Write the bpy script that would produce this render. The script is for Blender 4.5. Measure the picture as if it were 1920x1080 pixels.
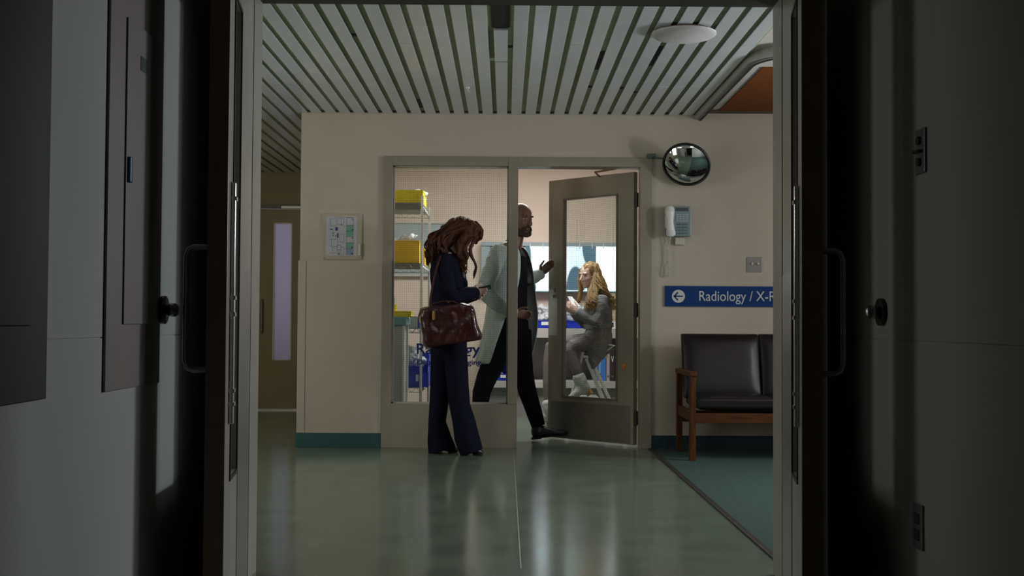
import bpy, bmesh, math, random
from mathutils import Vector, Matrix, noise
for o in list(bpy.data.objects): bpy.data.objects.remove(o)
C = bpy.context.scene.collection
SC = bpy.context.scene
R = math.radians
V = Vector
random.seed(7)
# ---------------------------------------------------------------- camera
FPX = 2218.0
cam_d = bpy.data.cameras.new('camera'); cam_d.sensor_width = 36; cam_d.lens = FPX*36/1920; cam_d.clip_start = .05; cam_d.clip_end = 60
cam = bpy.data.objects.new('camera', cam_d); C.objects.link(cam)
CAMROT = Matrix.Rotation(-.0054, 3, 'Z') @ Matrix.Rotation(R(90)+.0293, 3, 'X') @ Matrix.Rotation(.006, 3, 'Z')
CAMPOS = V((0, 0, .93))
cam.matrix_world = Matrix.Translation(CAMPOS) @ CAMROT.to_4x4()
SC.camera = cam
# ---------------------------------------------------------------- world, lights, exposure
w = bpy.data.worlds.new('world'); SC.world = w; w.use_nodes = True
w.node_tree.nodes['Background'].inputs[0].default_value = (.55, .62, .7, 1)
w.node_tree.nodes['Background'].inputs[1].default_value = .0
SC.view_settings.view_transform = 'Standard'; SC.view_settings.look = 'None'
SC.view_settings.exposure = 0; SC.view_settings.gamma = 1; SC.view_settings.use_curve_mapping = False
def area(name, loc, target, sx, sy, power, col=(1,1,1), spread=180):
    l = bpy.data.lights.new(name, 'AREA'); l.shape = 'RECTANGLE'; l.size = sx; l.size_y = sy; l.energy = power; l.color = col; l.spread = R(spread)
    o = bpy.data.objects.new(name, l); C.objects.link(o); o.location = loc
    o.rotation_euler = (V(target)-V(loc)).to_track_quat('-Z', 'Y').to_euler()
    return o
area('seating_lamp', (3.35, 6.85, 1.75), (-1.0, 3.2, 1.05), .4, .26, 58, (.93, .97, 1))
area('lobby_lamp', (-2.7, 7.6, 1.7), (1.1, 3.4, 1.05), .2, .26, 2.6, (1, .97, .92))
area('seating_fill', (4.4, 6.7, 1.5), (0, 8.0, 1.3), 1.8, 1.7, 38, (.95, .98, 1))  # added soft fill from the seating side; no window is built there
area('lobby_fill', (-3.4, 6.4, 1.5), (-.6, 7.6, 1.4), 1.8, 1.7, 38, (1, .97, .90))  # added fill to lift wall, ceiling and floor; no window on this side
area('hall_fill', (1.7, 4.85, 2.44), (1.2, 7.4, .4), 2.2, .3, 5, (1, .97, .92))  # added out-of-view fill that brightens the hall; no fitting is modelled
area('hall_fill', (-2.3, 4.85, 2.44), (-1.6, 7.4, .4), 1.4, .3, 4, (1, .96, .88))  # second added fill, set clear of the pane's reflection
area('corridor_lamp', (-2.75, 9.9, 2.4), (-2.5, 10.6, 0), .5, .5, 7.0, (1, .93, .7))
area('stair_lamp', (-2.3, 13.4, 1.6), (-2.3, 12.4, 1.4), 1.0, 1.8, 14, (.86, .84, 1))
area('radiology_lamp', (.2, 10.5, 2.68), (.2, 10.6, 0), 1.6, .9, 66, (1, .98, .95))

def ray(x, y):
    return CAMROT @ V(((x-960)/FPX, -(y-540)/FPX, -1))
def P(x, y, Y):
    d = ray(x, y); return CAMPOS + d*(Y/d.y)
def Pz(x, y, z):
    d = ray(x, y); return CAMPOS + d*((z-CAMPOS.z)/d.z)
def PX(x, y, X):
    d = ray(x, y); return CAMPOS + d*(X/d.x)

# ---------------------------------------------------------------- materials
MATS = {}
def mat(name, col, rough=.5, metal=0, n=0, ns=8, stretch=(1,1,1), bump=0, bs=80, spec=.5, sheen=0, coat=0, col2=None, rn=0):
    if name in MATS: return MATS[name]
    m = bpy.data.materials.new(name); m.use_nodes = True; t = m.node_tree; b = t.nodes['Principled BSDF']
    b.inputs['Roughness'].default_value = rough; b.inputs['Metallic'].default_value = metal
    b.inputs['Specular IOR Level'].default_value = spec
    b.inputs['Sheen Weight'].default_value = sheen; b.inputs['Coat Weight'].default_value = coat
    tc = t.nodes.new('ShaderNodeTexCoord'); mp = t.nodes.new('ShaderNodeMapping'); mp.inputs['Scale'].default_value = stretch
    t.links.new(tc.outputs['Object'], mp.inputs[0])
    nz = t.nodes.new('ShaderNodeTexNoise'); nz.inputs['Scale'].default_value = ns; nz.inputs['Detail'].default_value = 6
    t.links.new(mp.outputs[0], nz.inputs['Vector'])
    cr = t.nodes.new('ShaderNodeValToRGB'); n = n or .04
    c2 = col2 or tuple(c*(1-n) for c in col)
    c1 = col if col2 else tuple(min(1, c*(1+n)) for c in col)
    cr.color_ramp.elements[0].position = .35; cr.color_ramp.elements[1].position = .65
    cr.color_ramp.elements[0].color = (*c2, 1); cr.color_ramp.elements[1].color = (*c1, 1)
    t.links.new(nz.outputs['Fac'], cr.inputs[0]); t.links.new(cr.outputs[0], b.inputs['Base Color'])
    if rn:
        mr = t.nodes.new('ShaderNodeMapRange'); mr.inputs['To Min'].default_value = max(0, rough-rn); mr.inputs['To Max'].default_value = rough+rn
        t.links.new(nz.outputs['Fac'], mr.inputs['Value']); t.links.new(mr.outputs[0], b.inputs['Roughness'])
    if bump:
        n2 = t.nodes.new('ShaderNodeTexNoise'); n2.inputs['Scale'].default_value = bs; n2.inputs['Detail'].default_value = 3
        t.links.new(mp.outputs[0], n2.inputs['Vector'])
        bp = t.nodes.new('ShaderNodeBump'); bp.inputs['Strength'].default_value = bump; bp.inputs['Distance'].default_value = .01
        t.links.new(n2.outputs['Fac'], bp.inputs['Height']); t.links.new(bp.outputs[0], b.inputs['Normal'])
    MATS[name] = m; return m
def emis(name, col, s):
    m = bpy.data.materials.new(name); m.use_nodes = True; t = m.node_tree; b = t.nodes['Principled BSDF']
    nz = t.nodes.new('ShaderNodeTexNoise'); nz.inputs['Scale'].default_value = 1.5
    cr = t.nodes.new('ShaderNodeValToRGB')
    cr.color_ramp.elements[0].color = tuple(c*.9 for c in col)+(1,); cr.color_ramp.elements[1].color = (*col, 1)
    t.links.new(nz.outputs['Fac'], cr.inputs[0]); t.links.new(cr.outputs[0], b.inputs['Emission Color'])
    b.inputs['Emission Strength'].default_value = s; b.inputs['Base Color'].default_value = (*[c*.8 for c in col], 1)
    MATS[name] = m; return m
def glass(name, tint=(.93,.96,.95), gl=.06, rough=.02):
    m = bpy.data.materials.new(name); m.use_nodes = True; t = m.node_tree; t.nodes.remove(t.nodes['Principled BSDF'])
    out = t.nodes['Material Output']; tr = t.nodes.new('ShaderNodeBsdfTransparent'); tr.inputs[0].default_value = (*tint, 1)
    g = t.nodes.new('ShaderNodeBsdfGlossy'); g.inputs['Roughness'].default_value = rough
    mx = t.nodes.new('ShaderNodeMixShader'); fr = t.nodes.new('ShaderNodeFresnel'); fr.inputs[0].default_value = 1.2
    ad = t.nodes.new('ShaderNodeMath'); ad.operation = 'ADD'; ad.inputs[1].default_value = gl*.3
    t.links.new(fr.outputs[0], ad.inputs[0]); t.links.new(ad.outputs[0], mx.inputs[0])
    t.links.new(tr.outputs[0], mx.inputs[1]); t.links.new(g.outputs[0], mx.inputs[2]); t.links.new(mx.outputs[0], out.inputs[0])
    MATS[name] = m; return m
def milky(name, col, tr_w, bump=.3):
    m = bpy.data.materials.new(name); m.use_nodes = True; t = m.node_tree; b = t.nodes['Principled BSDF']; out = t.nodes['Material Output']
    b.inputs['Base Color'].default_value = (*col, 1); b.inputs['Roughness'].default_value = .25
    tl = t.nodes.new('ShaderNodeBsdfTranslucent'); nz = t.nodes.new('ShaderNodeTexNoise'); nz.inputs['Scale'].default_value = 60
    cr = t.nodes.new('ShaderNodeValToRGB'); cr.color_ramp.elements[0].color = tuple(c*.8 for c in col)+(1,); cr.color_ramp.elements[1].color = (*col, 1)
    t.links.new(nz.outputs['Fac'], cr.inputs[0]); t.links.new(cr.outputs[0], tl.inputs[0])
    mx = t.nodes.new('ShaderNodeMixShader'); mx.inputs[0].default_value = tr_w
    t.links.new(b.outputs[0], mx.inputs[1]); t.links.new(tl.outputs[0], mx.inputs[2]); t.links.new(mx.outputs[0], out.inputs[0])
    MATS[name] = m; return m

M_wall = mat('beige_plaster', (.47,.415,.34), .75, n=.03, ns=2, bump=.10, bs=140)
M_wallin = mat('pinkish_plaster', (.68,.565,.49), .8, n=.03, ns=2, bump=.08, bs=140)
M_taupe = mat('taupe_painted_steel', (.265,.235,.182), .45, n=.05, ns=5, bump=.03, bs=60)
M_leaf = mat('grey_painted_door', (.36,.345,.31), .35, n=.06, ns=3, bump=.02, bs=60)
M_edge = mat('brown_door_edge', (.20,.13,.095), .5, n=.1, ns=6)
M_olive = mat('olive_door', (.20,.165,.075), .5, n=.06, ns=3)
M_olivewall = mat('olive_corridor_plaster', (.26,.225,.13), .75, n=.04, ns=3, bump=.06, bs=120)
M_green = mat('dark_green_rubber', (.020,.085,.080), .5, n=.08, ns=10)
M_slat = mat('aluminium_ceiling_slat', (.63,.68,.70), .28, metal=.2, n=.05, ns=3, bump=.015, bs=8)
M_olivegap = mat('olive_ceiling_gap', (.36,.38,.24), .8, n=.1, ns=10)
M_black = mat('black_void', (.008,.008,.009), .7)
M_steel = mat('brushed_steel', (.42,.43,.43), .32, metal=1, n=.06, ns=20, stretch=(8,8,.4), bump=.03, bs=60)
M_chrome = mat('chrome_wire', (.80,.80,.82), .25, metal=.9)
M_plast_w = mat('white_plastic', (.72,.72,.70), .35)
M_grayplaster = mat('white_ceiling_plaster', (.52,.49,.45), .8, n=.03, ns=3)
M_trackg = mat('grey_track', (.40,.39,.38), .35, n=.04)
M_wood = mat('red_brown_wood', (.22,.062,.012), .7, spec=.15, ns=5, stretch=(1.2,22,22), col2=(.14,.036,.007), n=.2, bump=.04, bs=10)
M_woodz = mat('oiled_oak', (.105,.036,.010), .5, spec=.2, ns=6, stretch=(10,10,1), col2=(.05,.017,.005), n=.2)
M_woodx = mat('oiled_oak_rail', (.105,.036,.010), .5, spec=.2, ns=6, stretch=(1,12,14), col2=(.045,.016,.005), n=.2)
M_vinyl = mat('dark_brown_vinyl', (.012,.009,.010), .34, n=.12, ns=6, bump=.10, bs=28, spec=.3)
M_carpet = mat('teal_carpet', (.058,.094,.084), .95, n=.16, ns=90, bump=.5, bs=400, spec=.1)
M_blue = mat('sign_blue', (.006,.034,.15), .6, n=.04, spec=.2)
M_signtxt = mat('sign_pale_lettering', (.55,.56,.52), .5)
M_navytxt = mat('navy_vinyl_lettering', (.008,.014,.12), .5)
M_yellow = mat('yellow_plastic', (.95,.80,.01), .4, n=.08, ns=6)
M_amber = mat('amber_yellow_plastic', (.90,.60,.01), .4, n=.08, ns=6)
M_bluebin = mat('blue_plastic', (.02,.045,.55), .35, n=.08, ns=6)
M_bag = milky('clear_polythene', (.75,.78,.80), .35)
M_paper = mat('white_paper', (.8,.8,.82), .7)
M_tealp = mat('teal_plastic', (.17,.36,.40), .4)
M_cart = mat('grey_cart_panel', (.42,.47,.46), .5)
M_counter = mat('pale_laminate', (.50,.49,.48), .4)
M_glass = glass('clear_glass')
M_frost = milky('frosted_wired_glass', (.62,.60,.70), .6)
M_skin = mat('warm_skin', (.45,.25,.19), .5, n=.06, ns=12)
M_skinp = mat('pale_skin', (.62,.42,.35), .5, n=.05, ns=12)
M_skinm = mat('ruddy_skin', (.16,.08,.056), .45, n=.08, ns=12)

# floor: polished green sheet vinyl
M_floor = mat('green_sheet_vinyl', (.140,.178,.135), .16, n=.10, ns=4, spec=.8, rn=.04, bump=.035, bs=9, coat=.0)
_t = M_floor.node_tree
_n = [x for x in _t.nodes if x.type == 'TEX_NOISE'][0]; _n.inputs['Detail'].default_value = 12

# ---------------------------------------------------------------- mesh helpers
def new(): return bmesh.new()
def box(bm, x0, x1, y0, y1, z0, z1, bev=0):
    a, b = sorted((x0,x1)), sorted((y0,y1)); c = sorted((z0,z1))
    m = Matrix.Translation(((a[0]+a[1])/2, (b[0]+b[1])/2, (c[0]+c[1])/2)) @ Matrix.Diagonal((a[1]-a[0], b[1]-b[0], c[1]-c[0], 1))
    g = bmesh.ops.create_cube(bm, size=1, matrix=m)
    if bev:
        es = list({e for v in g['verts'] for e in v.link_edges})
        bmesh.ops.bevel(bm, geom=es, offset=bev, segments=2, affect='EDGES', profile=.5)
    return bm
def bx(x0, x1, y0, y1, z0, z1, bev=0): return box(new(), x0, x1, y0, y1, z0, z1, bev)
def pbx(bm, xa, ya, xb, yb, Y0, Y1, bev=0):
    a = P(xa, ya, Y0); b = P(xb, yb, Y0); return box(bm, a.x, b.x, Y0, Y1, a.z, b.z, bev)
def loft(bm, pts, ra, rb=None, side=None, n=14, cap=True, round_=True):
    """closed tapered tube through pts; ra radius in the plane across `side`, rb radius along `side`"""
    pts = [V(p) for p in pts]; k = len(pts); rb = rb or ra
    ra = list(ra) if hasattr(ra, '__len__') else [ra]*k; rb = list(rb) if hasattr(rb, '__len__') else [rb]*k
    if round_:
        for end in (0, -1):
            i0, i1 = (0, 1) if end == 0 else (k-1, k-2)
            t = (pts[i0]-pts[i1]).normalized(); r = min(ra[i0], rb[i0])
        t0 = (pts[0]-pts[1]).normalized(); t1 = (pts[-1]-pts[-2]).normalized()
        r0 = min(ra[0], rb[0]); r1 = min(ra[-1], rb[-1])
        pts = [pts[0]+t0*r0*.6, pts[0]+t0*r0*.35] + pts + [pts[-1]+t1*r1*.35, pts[-1]+t1*r1*.6]
        ra = [ra[0]*.45, ra[0]*.82]+ra+[ra[-1]*.82, ra[-1]*.45]; rb = [rb[0]*.45, rb[0]*.82]+rb+[rb[-1]*.82, rb[-1]*.45]
    side = V(side) if side is not None else None
    rings = []; prev = None
    for i, p in enumerate(pts):
        t = (pts[min(i+1, len(pts)-1)]-pts[max(i-1, 0)])
        if t.length < 1e-9: t = V((0,0,1))
        t.normalize()
        s = side if side is not None else (prev if prev is not None else (V((0,1,0)) if abs(t.y) < .9 else V((1,0,0))))
        b = (s - t*s.dot(t))
        if b.length < 1e-6: b = V((1,0,0)) - t*t.x
        b.normalize(); prev = b; nn = t.cross(b)
        rings.append([bm.verts.new(p + nn*ra[i]*math.cos(2*math.pi*j/n) + b*rb[i]*math.sin(2*math.pi*j/n)) for j in range(n)])
    for A, B in zip(rings, rings[1:]):
        for j in range(n): bm.faces.new((A[j], A[(j+1)%n], B[(j+1)%n], B[j]))
    if cap:
        bm.faces.new(rings[0][::-1]); bm.faces.new(rings[-1])
    return bm
def ell(bm, c, axes, sub=3):
    """ellipsoid; axes = three vectors"""
    m = Matrix.Identity(4)
    for i, a in enumerate(axes):
        for r in range(3): m[r][i] = a[r]
    m.translation = V(c)
    bmesh.ops.create_icosphere(bm, subdivisions=sub, radius=1, matrix=m)
    return bm
def cyl(bm, a, b, r, n=16, r2=None): return loft(bm, [a, b], [r, r if r2 is None else r2], n=n, round_=False)
def tube(bm, pts, r, n=8): return loft(bm, pts, r, n=n, round_=False)
def obj(name, bm, m, parent=None, smooth=False):
    bmesh.ops.recalc_face_normals(bm, faces=bm.faces)
    me = bpy.data.meshes.new(name); bm.to_mesh(me); bm.free()
    me.materials.append(m)
    if smooth:
        for p in me.polygons: p.use_smooth = True
        try: me.set_sharp_from_angle(angle=R(42))
        except Exception: pass
    o = bpy.data.objects.new(name, me); C.objects.link(o)
    if parent is not None:
        o.parent = parent; o.matrix_parent_inverse = parent_world(parent).inverted()
    return o
def parent_world(o):
    m = o.matrix_basis.copy()
    while o.parent is not None:
        m = o.parent.matrix_basis @ o.matrix_parent_inverse @ m; o = o.parent
    return m
def tag(o, label, cat, group=None, kind=None):
    o['label'] = label; o['category'] = cat
    if group: o['group'] = group
    if kind: o['kind'] = kind
    return o
def thing(name, label, cat, loc=(0,0,0), group=None, kind=None):
    o = bpy.data.objects.new(name, None); C.objects.link(o); o.empty_display_size = .05; o.location = loc
    return tag(o, label, cat, group, kind)
def struct(name, bm, m, parent=None, smooth=False):
    o = obj(name, bm, m, parent, smooth)
    if parent is None: o['kind'] = 'structure'
    return o
def fuse(name, bm, m, parent, voxel=.005, it=4, folds=None, label=None):
    """union of overlapping closed shapes into one continuous smooth skin"""
    bmesh.ops.recalc_face_normals(bm, faces=bm.faces)
    me = bpy.data.meshes.new(name+'_raw'); bm.to_mesh(me); bm.free()
    o = bpy.data.objects.new(name+'_raw', me); C.objects.link(o)
    r = o.modifiers.new('r', 'REMESH'); r.mode = 'VOXEL'; r.voxel_size = voxel
    s = o.modifiers.new('s', 'SMOOTH'); s.factor = .5; s.iterations = it
    dg = bpy.context.evaluated_depsgraph_get(); dg.update()
    ev = o.evaluated_get(dg); m2 = bpy.data.meshes.new_from_object(ev)
    bpy.data.objects.remove(o); bpy.data.meshes.remove(me)
    if folds:
        amp, sc, st = folds; off = V((random.random()*50,)*3)
        nrm = [v.normal.copy() for v in m2.vertices]
        for v, nn in zip(m2.vertices, nrm):
            q = V((v.co.x*sc*st[0], v.co.y*sc*st[1], v.co.z*sc*st[2]))+off
            v.co += nn*amp*(noise.noise(q)+.5*noise.noise(q*2.1)-.15)
    m2.materials.clear(); m2.materials.append(m); m2.name = name
    for p in m2.polygons: p.use_smooth = True
    o = bpy.data.objects.new(name, m2); C.objects.link(o)
    if parent is not None:
        o.parent = parent; o.matrix_parent_inverse = parent_world(parent).inverted()
    if label: o['label'] = label
    return o
def text(name, s, loc, size, m, parent, rot=(R(90),0,0), depth=.0015, bold=0, align='LEFT', width=None):
    cu = bpy.data.curves.new(name, 'FONT'); cu.body = s; cu.size = size; cu.extrude = depth; cu.offset = bold; cu.align_x = align
    t = bpy.data.objects.new('tmp', cu); C.objects.link(t)
    dg = bpy.context.evaluated_depsgraph_get(); dg.update()
    me = bpy.data.meshes.new_from_object(t.evaluated_get(dg)); bpy.data.objects.remove(t)
    me.name = name; me.materials.clear(); me.materials.append(m)
    o = bpy.data.objects.new(name, me); C.objects.link(o)
    if width:
        xs = [v.co.x for v in me.vertices]; kx = width/(max(xs)-min(xs)); me.transform(Matrix.Translation((-min(xs)*kx,0,0)) @ Matrix.Diagonal((kx,1,1,1)))
    M4 = Matrix.Translation(V(loc)) @ Matrix.Rotation(rot[2],4,'Z') @ Matrix.Rotation(rot[0],4,'X')
    me.transform(M4)
    if parent is not None:
        o.parent = parent; o.matrix_parent_inverse = parent_world(parent).inverted()
    return o
# ================================================================ SETTING
YW = 8.80                      # front face of the main back wall
ZC = 2.485                     # ceiling slats
XL, XR = P(562, 520, YW).x, 4.6
fx0, fx1 = P(717, 560, YW).x, P(1221.5, 560, YW).x
fz = P(960, 295, YW).z
YF = 12.35
# floor
bm = new(); box(bm, -3.6, 4.8, -.6, 13.9, -.06, 0)
struct('floor', bm, M_floor)
# weld seams in the sheet floor
bm = new(); box(bm, .062, .067, 4.5, 9.4, 0, .0012)
s_ = struct('trim_1', bm, mat('pale_weld', (.19,.25,.21), .35))
# carpet area
bm = new(); c0 = Pz(1224, 846, 0).x
box(bm, c0, 4.7, 4.6, YW-.006, 0, .006)
tag(obj('area_carpet', bm, M_carpet), 'dark teal carpet covering the seating area floor under the settee', 'carpet')
bm = new(); box(bm, c0-.016, c0+.012, 4.6, YW-.01, 0, .009, .003)
struct('trim_2', bm, mat('dark_edge_strip', (.025,.022,.022), .4, n=.1))
# back wall with opening
bm = new()
box(bm, XL, fx0, YW, YW+.13, 0, 2.72); box(bm, fx1, XR, YW, YW+.13, 0, 2.72); box(bm, fx0, fx1, YW, YW+.13, fz, 2.72)
struct('wall_back', bm, M_wall)
# protective wainscot sheet on the wall beside the corridor
zr = P(640, 489, YW).z
bm = new(); box(bm, XL-.012, P(573,600,YW).x, YW-.006, YW, .1, zr, .002); box(bm, P(574,600,YW).x, fx0-.002, YW-.006, YW, .1, zr, .002)
struct('trim_3', bm, M_wall)
bm = new(); box(bm, XL-.018, fx0, YW-.012, YW, 0, P(640,811.5,YW).z, .002)
struct('baseboard_back_left', bm, M_green)
bm = new(); box(bm, fx1, XR, YW-.012, YW, 0, P(1350,817,YW).z, .002)
struct('baseboard_back_right', bm, mat('dark_teal_rubber', (.012,.035,.045), .5, n=.08, ns=10))
# corridor
bm = new(); box(bm, XL, XL+.12, YW+.13, YF, 0, 2.72)
struct('wall_corridor_right', bm, M_wall)
bm = new(); box(bm, XL-.012, XL, YW+.005, YF, 0, .1)
struct('baseboard_corridor', bm, M_green)
bm = new(); box(bm, -3.6, -3.5, -.6, 13.9, 0, 2.72)
struct('wall_left', bm, M_wall)
dz = P(520, 388, YF).z; dx0, dx1 = P(455, 500, YF).x, P(580, 500, YF).x
bm = new(); box(bm, -3.5, dx0, YF, YF+.12, 0, 2.72); box(bm, dx1, XL, YF, YF+.12, 0, 2.72); box(bm, dx0, dx1, YF, YF+.12, dz, 2.72)
struct('wall_far', bm, M_olivewall)
bm = new(); box(bm, -3.6, XL+.1, 13.8, 13.9, 0, 2.72); struct('wall_stair', bm, M_wall)
# corridor door
d1 = thing('door_1', 'olive corridor door with a tall narrow frosted pane and a bar handle', 'door', ((dx0+dx1)/2, YF, 0), kind='structure')
wx0, wx1 = P(512,540,YF).x, P(545.5,540,YF).x; wz0, wz1 = P(528,675,YF).z, P(528,418,YF).z
lx0, lx1 = dx0+.04, dx1-.04
bm = new()
box(bm, lx0, wx0, YF+.03, YF+.075, .02, dz-.02); box(bm, wx1, lx1, YF+.03, YF+.075, .02, dz-.02)
box(bm, wx0, wx1, YF+.03, YF+.075, .02, wz0); box(bm, wx0, wx1, YF+.03, YF+.075, wz1, dz-.02)
obj('door_leaf', bm, M_olive, d1)
bm = new(); box(bm, dx0, lx0-.004, YF-.015, YF+.12, 0, dz); box(bm, lx1+.004, dx1, YF-.015, YF+.12, 0, dz); box(bm, dx0, dx1, YF-.015, YF+.12, dz-.016, dz+.03)
obj('door_frame', bm, mat('dark_olive_frame', (.10,.08,.045), .5), d1)
obj('window_pane', bx(wx0, wx1, YF+.045, YF+.055, wz0, wz1), M_frost, d1)
bm = new()
for a in ((wx0-.004,wx0+.008),(wx1-.008,wx1+.004)): box(bm, *a, YF+.022, YF+.03, wz0, wz1)
for a in ((wz0-.004,wz0+.006),(wz1-.006,wz1+.004)): box(bm, wx0, wx1, YF+.022, YF+.03, *a)
obj('glazing_bead', bm, mat('pale_bead', (.55,.52,.42), .4), d1)
bm = new(); hx = P(491,590,YF).x; tube(bm, [(hx,YF+.03,P(490,624,YF).z),(hx,YF-.03,P(490,620,YF).z),(hx,YF-.03,P(490,565,YF).z),(hx,YF+.03,P(490,561,YF).z)], .010)
obj('pull_handle', bm, M_steel, d1, True)
bm = new(); pbx(bm, 527, 386, 568, 391, YF-.03, YF+.02, .004); obj('door_closer', bm, mat('pale_closer', (.75,.74,.66), .3), d1)
obj('underdoor_light', bx(dx0, dx1, YF-.01, YF+.1, 0, .012), mat('underdoor_light_paint', (.7,.7,.66), .3), d1)  # pale strip whose colour stands in for light showing under the door

# radiology room shell
RX0, RX1, RY1, RZ = XL+.12, 2.6, 12.30, 2.72
struct('wall_radiology_back', bx(RX0, RX1, RY1, RY1+.1, 0, RZ+.05), M_wallin)
struct('wall_radiology_right', bx(RX1, RX1+.1, YW+.13, RY1+.1, 0, RZ+.05), M_wallin)
struct('wall_radiology_left', bx(RX0-.001, RX0+.012, YW+.13, RY1, 0, RZ), M_wallin)
struct('ceiling_radiology', bx(XL, RX1+.1, YW, RY1+.1, RZ, RZ+.06), M_grayplaster)
struct('wall_right', bx(XR, XR+.1, -.6, YW+.13, 0, 2.72), M_wall)

# ceiling: aluminium slats with olive gaps
SX1 = 1.385; pitch = .1063; sw = .0755
bm = new(); gap = new(); hole = new()
x = SX1-sw; i = 0; slot_i = None
centre_slot = P(945, 150, 7.6).x
slats = []
while x > -3.55:
    slats.append(x); x -= pitch
slot_i = min(range(len(slats)), key=lambda k: abs(slats[k]+sw/2-Pz(944,60,ZC).x))
rnd = random.Random(3)
def slat(xa, ya, yb, dzz=0):
    box(bm, xa, xa+sw, ya, yb, ZC+dzz, ZC+.012+dzz, .003)
    for xx in (xa, xa+sw-.002): box(bm, xx, xx+.002, ya, yb, ZC+.003+dzz, ZC+.0125+dzz)
for k, xa in enumerate(slats):
    yend = YW-.004 if xa+sw > XL else YF-.004
    if k == slot_i:
        y1 = Pz(944, 55, ZC).y; y2 = Pz(944, 113, ZC).y; y3 = Pz(944, 118, ZC).y
        box(hole, xa-.01, xa+sw+.01, 4.6, y1, ZC+.010, ZC+.0132)
        slat(xa, y1, y2, -.006); slat(xa, y3, yend, 0)
    else:
        yj = 7.72+rnd.uniform(-.004,.004); ys = [4.53, yj, yend] if k%3 else [4.53, yj-1.15, yj+.001, yend]
        for a, b in zip(ys, ys[1:]): slat(xa, a, b-.003, rnd.uniform(-.0012,.0012))
struct('ceiling', bm, M_slat)
bm = new(); box(bm, -3.5, SX1+.02, 4.5, YW, ZC+.0135, ZC+.04); box(bm, -3.5, XL, YW, YF, ZC+.0135, ZC+.04); struct('ceiling_backing', bm, M_olivegap)
bm = hole
# gaps where the backing is missing: small dark holes seen between the slats
for (hx_, hy_, L) in ((666,60,.05),(785,190,.30),(1290,55,.4),(1213,100,.5),(1108,110,.45),(1157,160,.05),(1105,158,.05),(1190,168,.04),(1128,92,.03),(963,82,.05)):
    q = Pz(hx_, hy_, ZC+.028); k = min(range(len(slats)), key=lambda k: abs(slats[k]-.012-q.x))
    xa = slats[k]-(pitch-sw)
    box(bm, xa+.001, xa+pitch-sw-.001, q.y-L/2, q.y+L/2, ZC+.010, ZC+.0132)
for xa in slats:
    if xa > XL: box(bm, xa-(pitch-sw), xa, YW-.06, YW-.006, ZC+.010, ZC+.0132)
struct('ceiling_holes', bm, M_black)
# plaster ceiling over the seating area, rounded curtain track and wooden panel
CZ2 = 2.515
struct('ceiling_seating', bx(SX1+.002, XR, 4.5, YW, CZ2, CZ2+.06), M_grayplaster)
def trackpath(off):
    pts = [(1.452+off, YW-.002), (1.452+off, 6.95)]
    r = .30-off; cx_, cy_ = 1.452+.30, 6.95
    for k in range(1, 9):
        a = math.pi + k*math.pi/2/8; pts.append((cx_+r*math.cos(a), cy_+r*math.sin(a)))
    pts.append((XR, cy_-r)); return pts
def ribbon(bm, off0, off1, z0, z1):
    A, B = trackpath(off0), trackpath(off1)
    va = [[bm.verts.new((p[0], p[1], z)) for p in Q] for Q, z in ((A,z0),(B,z0),(B,z1),(A,z1))]
    for k in range(4):
        for j in range(len(A)-1): bm.faces.new((va[k][j], va[k][j+1], va[(k+1)%4][j+1], va[(k+1)%4][j]))
    for j in (0, -1): bm.faces.new([va[k][j] for k in range(4)])
bm = new(); ribbon(bm, -.045, 0, CZ2-.055, CZ2); ribbon(bm, -.009, 0, CZ2-.062, CZ2-.055)
ct = obj('curtain_track', bm, M_trackg, None, False); tag(ct, 'curved grey curtain track with a black groove on the ceiling above the settee', 'curtain track')
bm = new(); ribbon(bm, -.013, .004, CZ2-.067, CZ2-.0625); obj('groove', bm, M_black, ct)
a = Pz(1433,127,CZ2-.006); b_ = Pz(1357,197,CZ2-.006)
bm = new(); box(bm, (a.x+b_.x)/2, 4.3, a.y, YW-.1, CZ2-.008, CZ2); struct('trim_5', bm, M_wood)
struct('trim_6', bx(1.40, XR, YW-.10, YW-.001, CZ2-.012, CZ2), mat('dark_brown_bead', (.07,.035,.02), .5))

# ---------------------------------------------------------------- glazed partition (window_1)
W1 = thing('window_1', 'wired glass partition with taupe steel frame and blue radiology lettering', 'window', (fx0, YW, 0), kind='structure')
gx0, gx1 = P(735,540,YW).x, P(952.5,540,YW).x; gz0, gz1 = P(840,757,YW).z, P(840,311,YW).z
mx1 = P(970.5, 560, YW).x; jx = P(1199.5, 560, YW).x
bm = new(); F0, F1 = YW-.02, YW+.145
box(bm, fx0, gx0, F0, F1, 0, fz, .002); box(bm, gx0, mx1, F0, F1, 0, gz0, .002)
box(bm, gx1, mx1, F0-.004, F1, gz0, fz-.01, .002)
box(bm, jx, fx1, F0, F1, 0, fz, .002); box(bm, gx0, jx, F0, F1, P(1080,313,YW).z, fz, .002)
obj('window_frame', bm, M_taupe, W1)
bm = new()
for a in ((gx0, gx0+.012), (gx1-.010, gx1)): box(bm, *a, YW+.02, YW+.045, gz0, gz1)
for a in ((gz0, gz0+.010), (gz1-.010, gz1)): box(bm, gx0, gx1, YW+.02, YW+.045, *a)
obj('glazing_bead', bm, mat('light_bead', (.38,.35,.30), .35), W1)
obj('pane', bx(gx0, gx1, YW+.050, YW+.056, gz0, gz1), M_glass, W1)
def mesh_wires(bm, x0, x1, y, z0, z1, s=.0147, r=.00045):
    k = x0+s
    while k < x1: box(bm, k-r, k+r, y-r, y+r, z0, z1); k += s
    k = z0+s
    while k < z1: box(bm, x0, x1, y-r, y+r, k-r, k+r); k += s
bm = new(); mesh_wires(bm, gx0, gx1, YW+.053, gz0, gz1)
obj('wire_mesh', bm, mat('glazing_wire', (.05,.05,.045), .6), W1)
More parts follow.
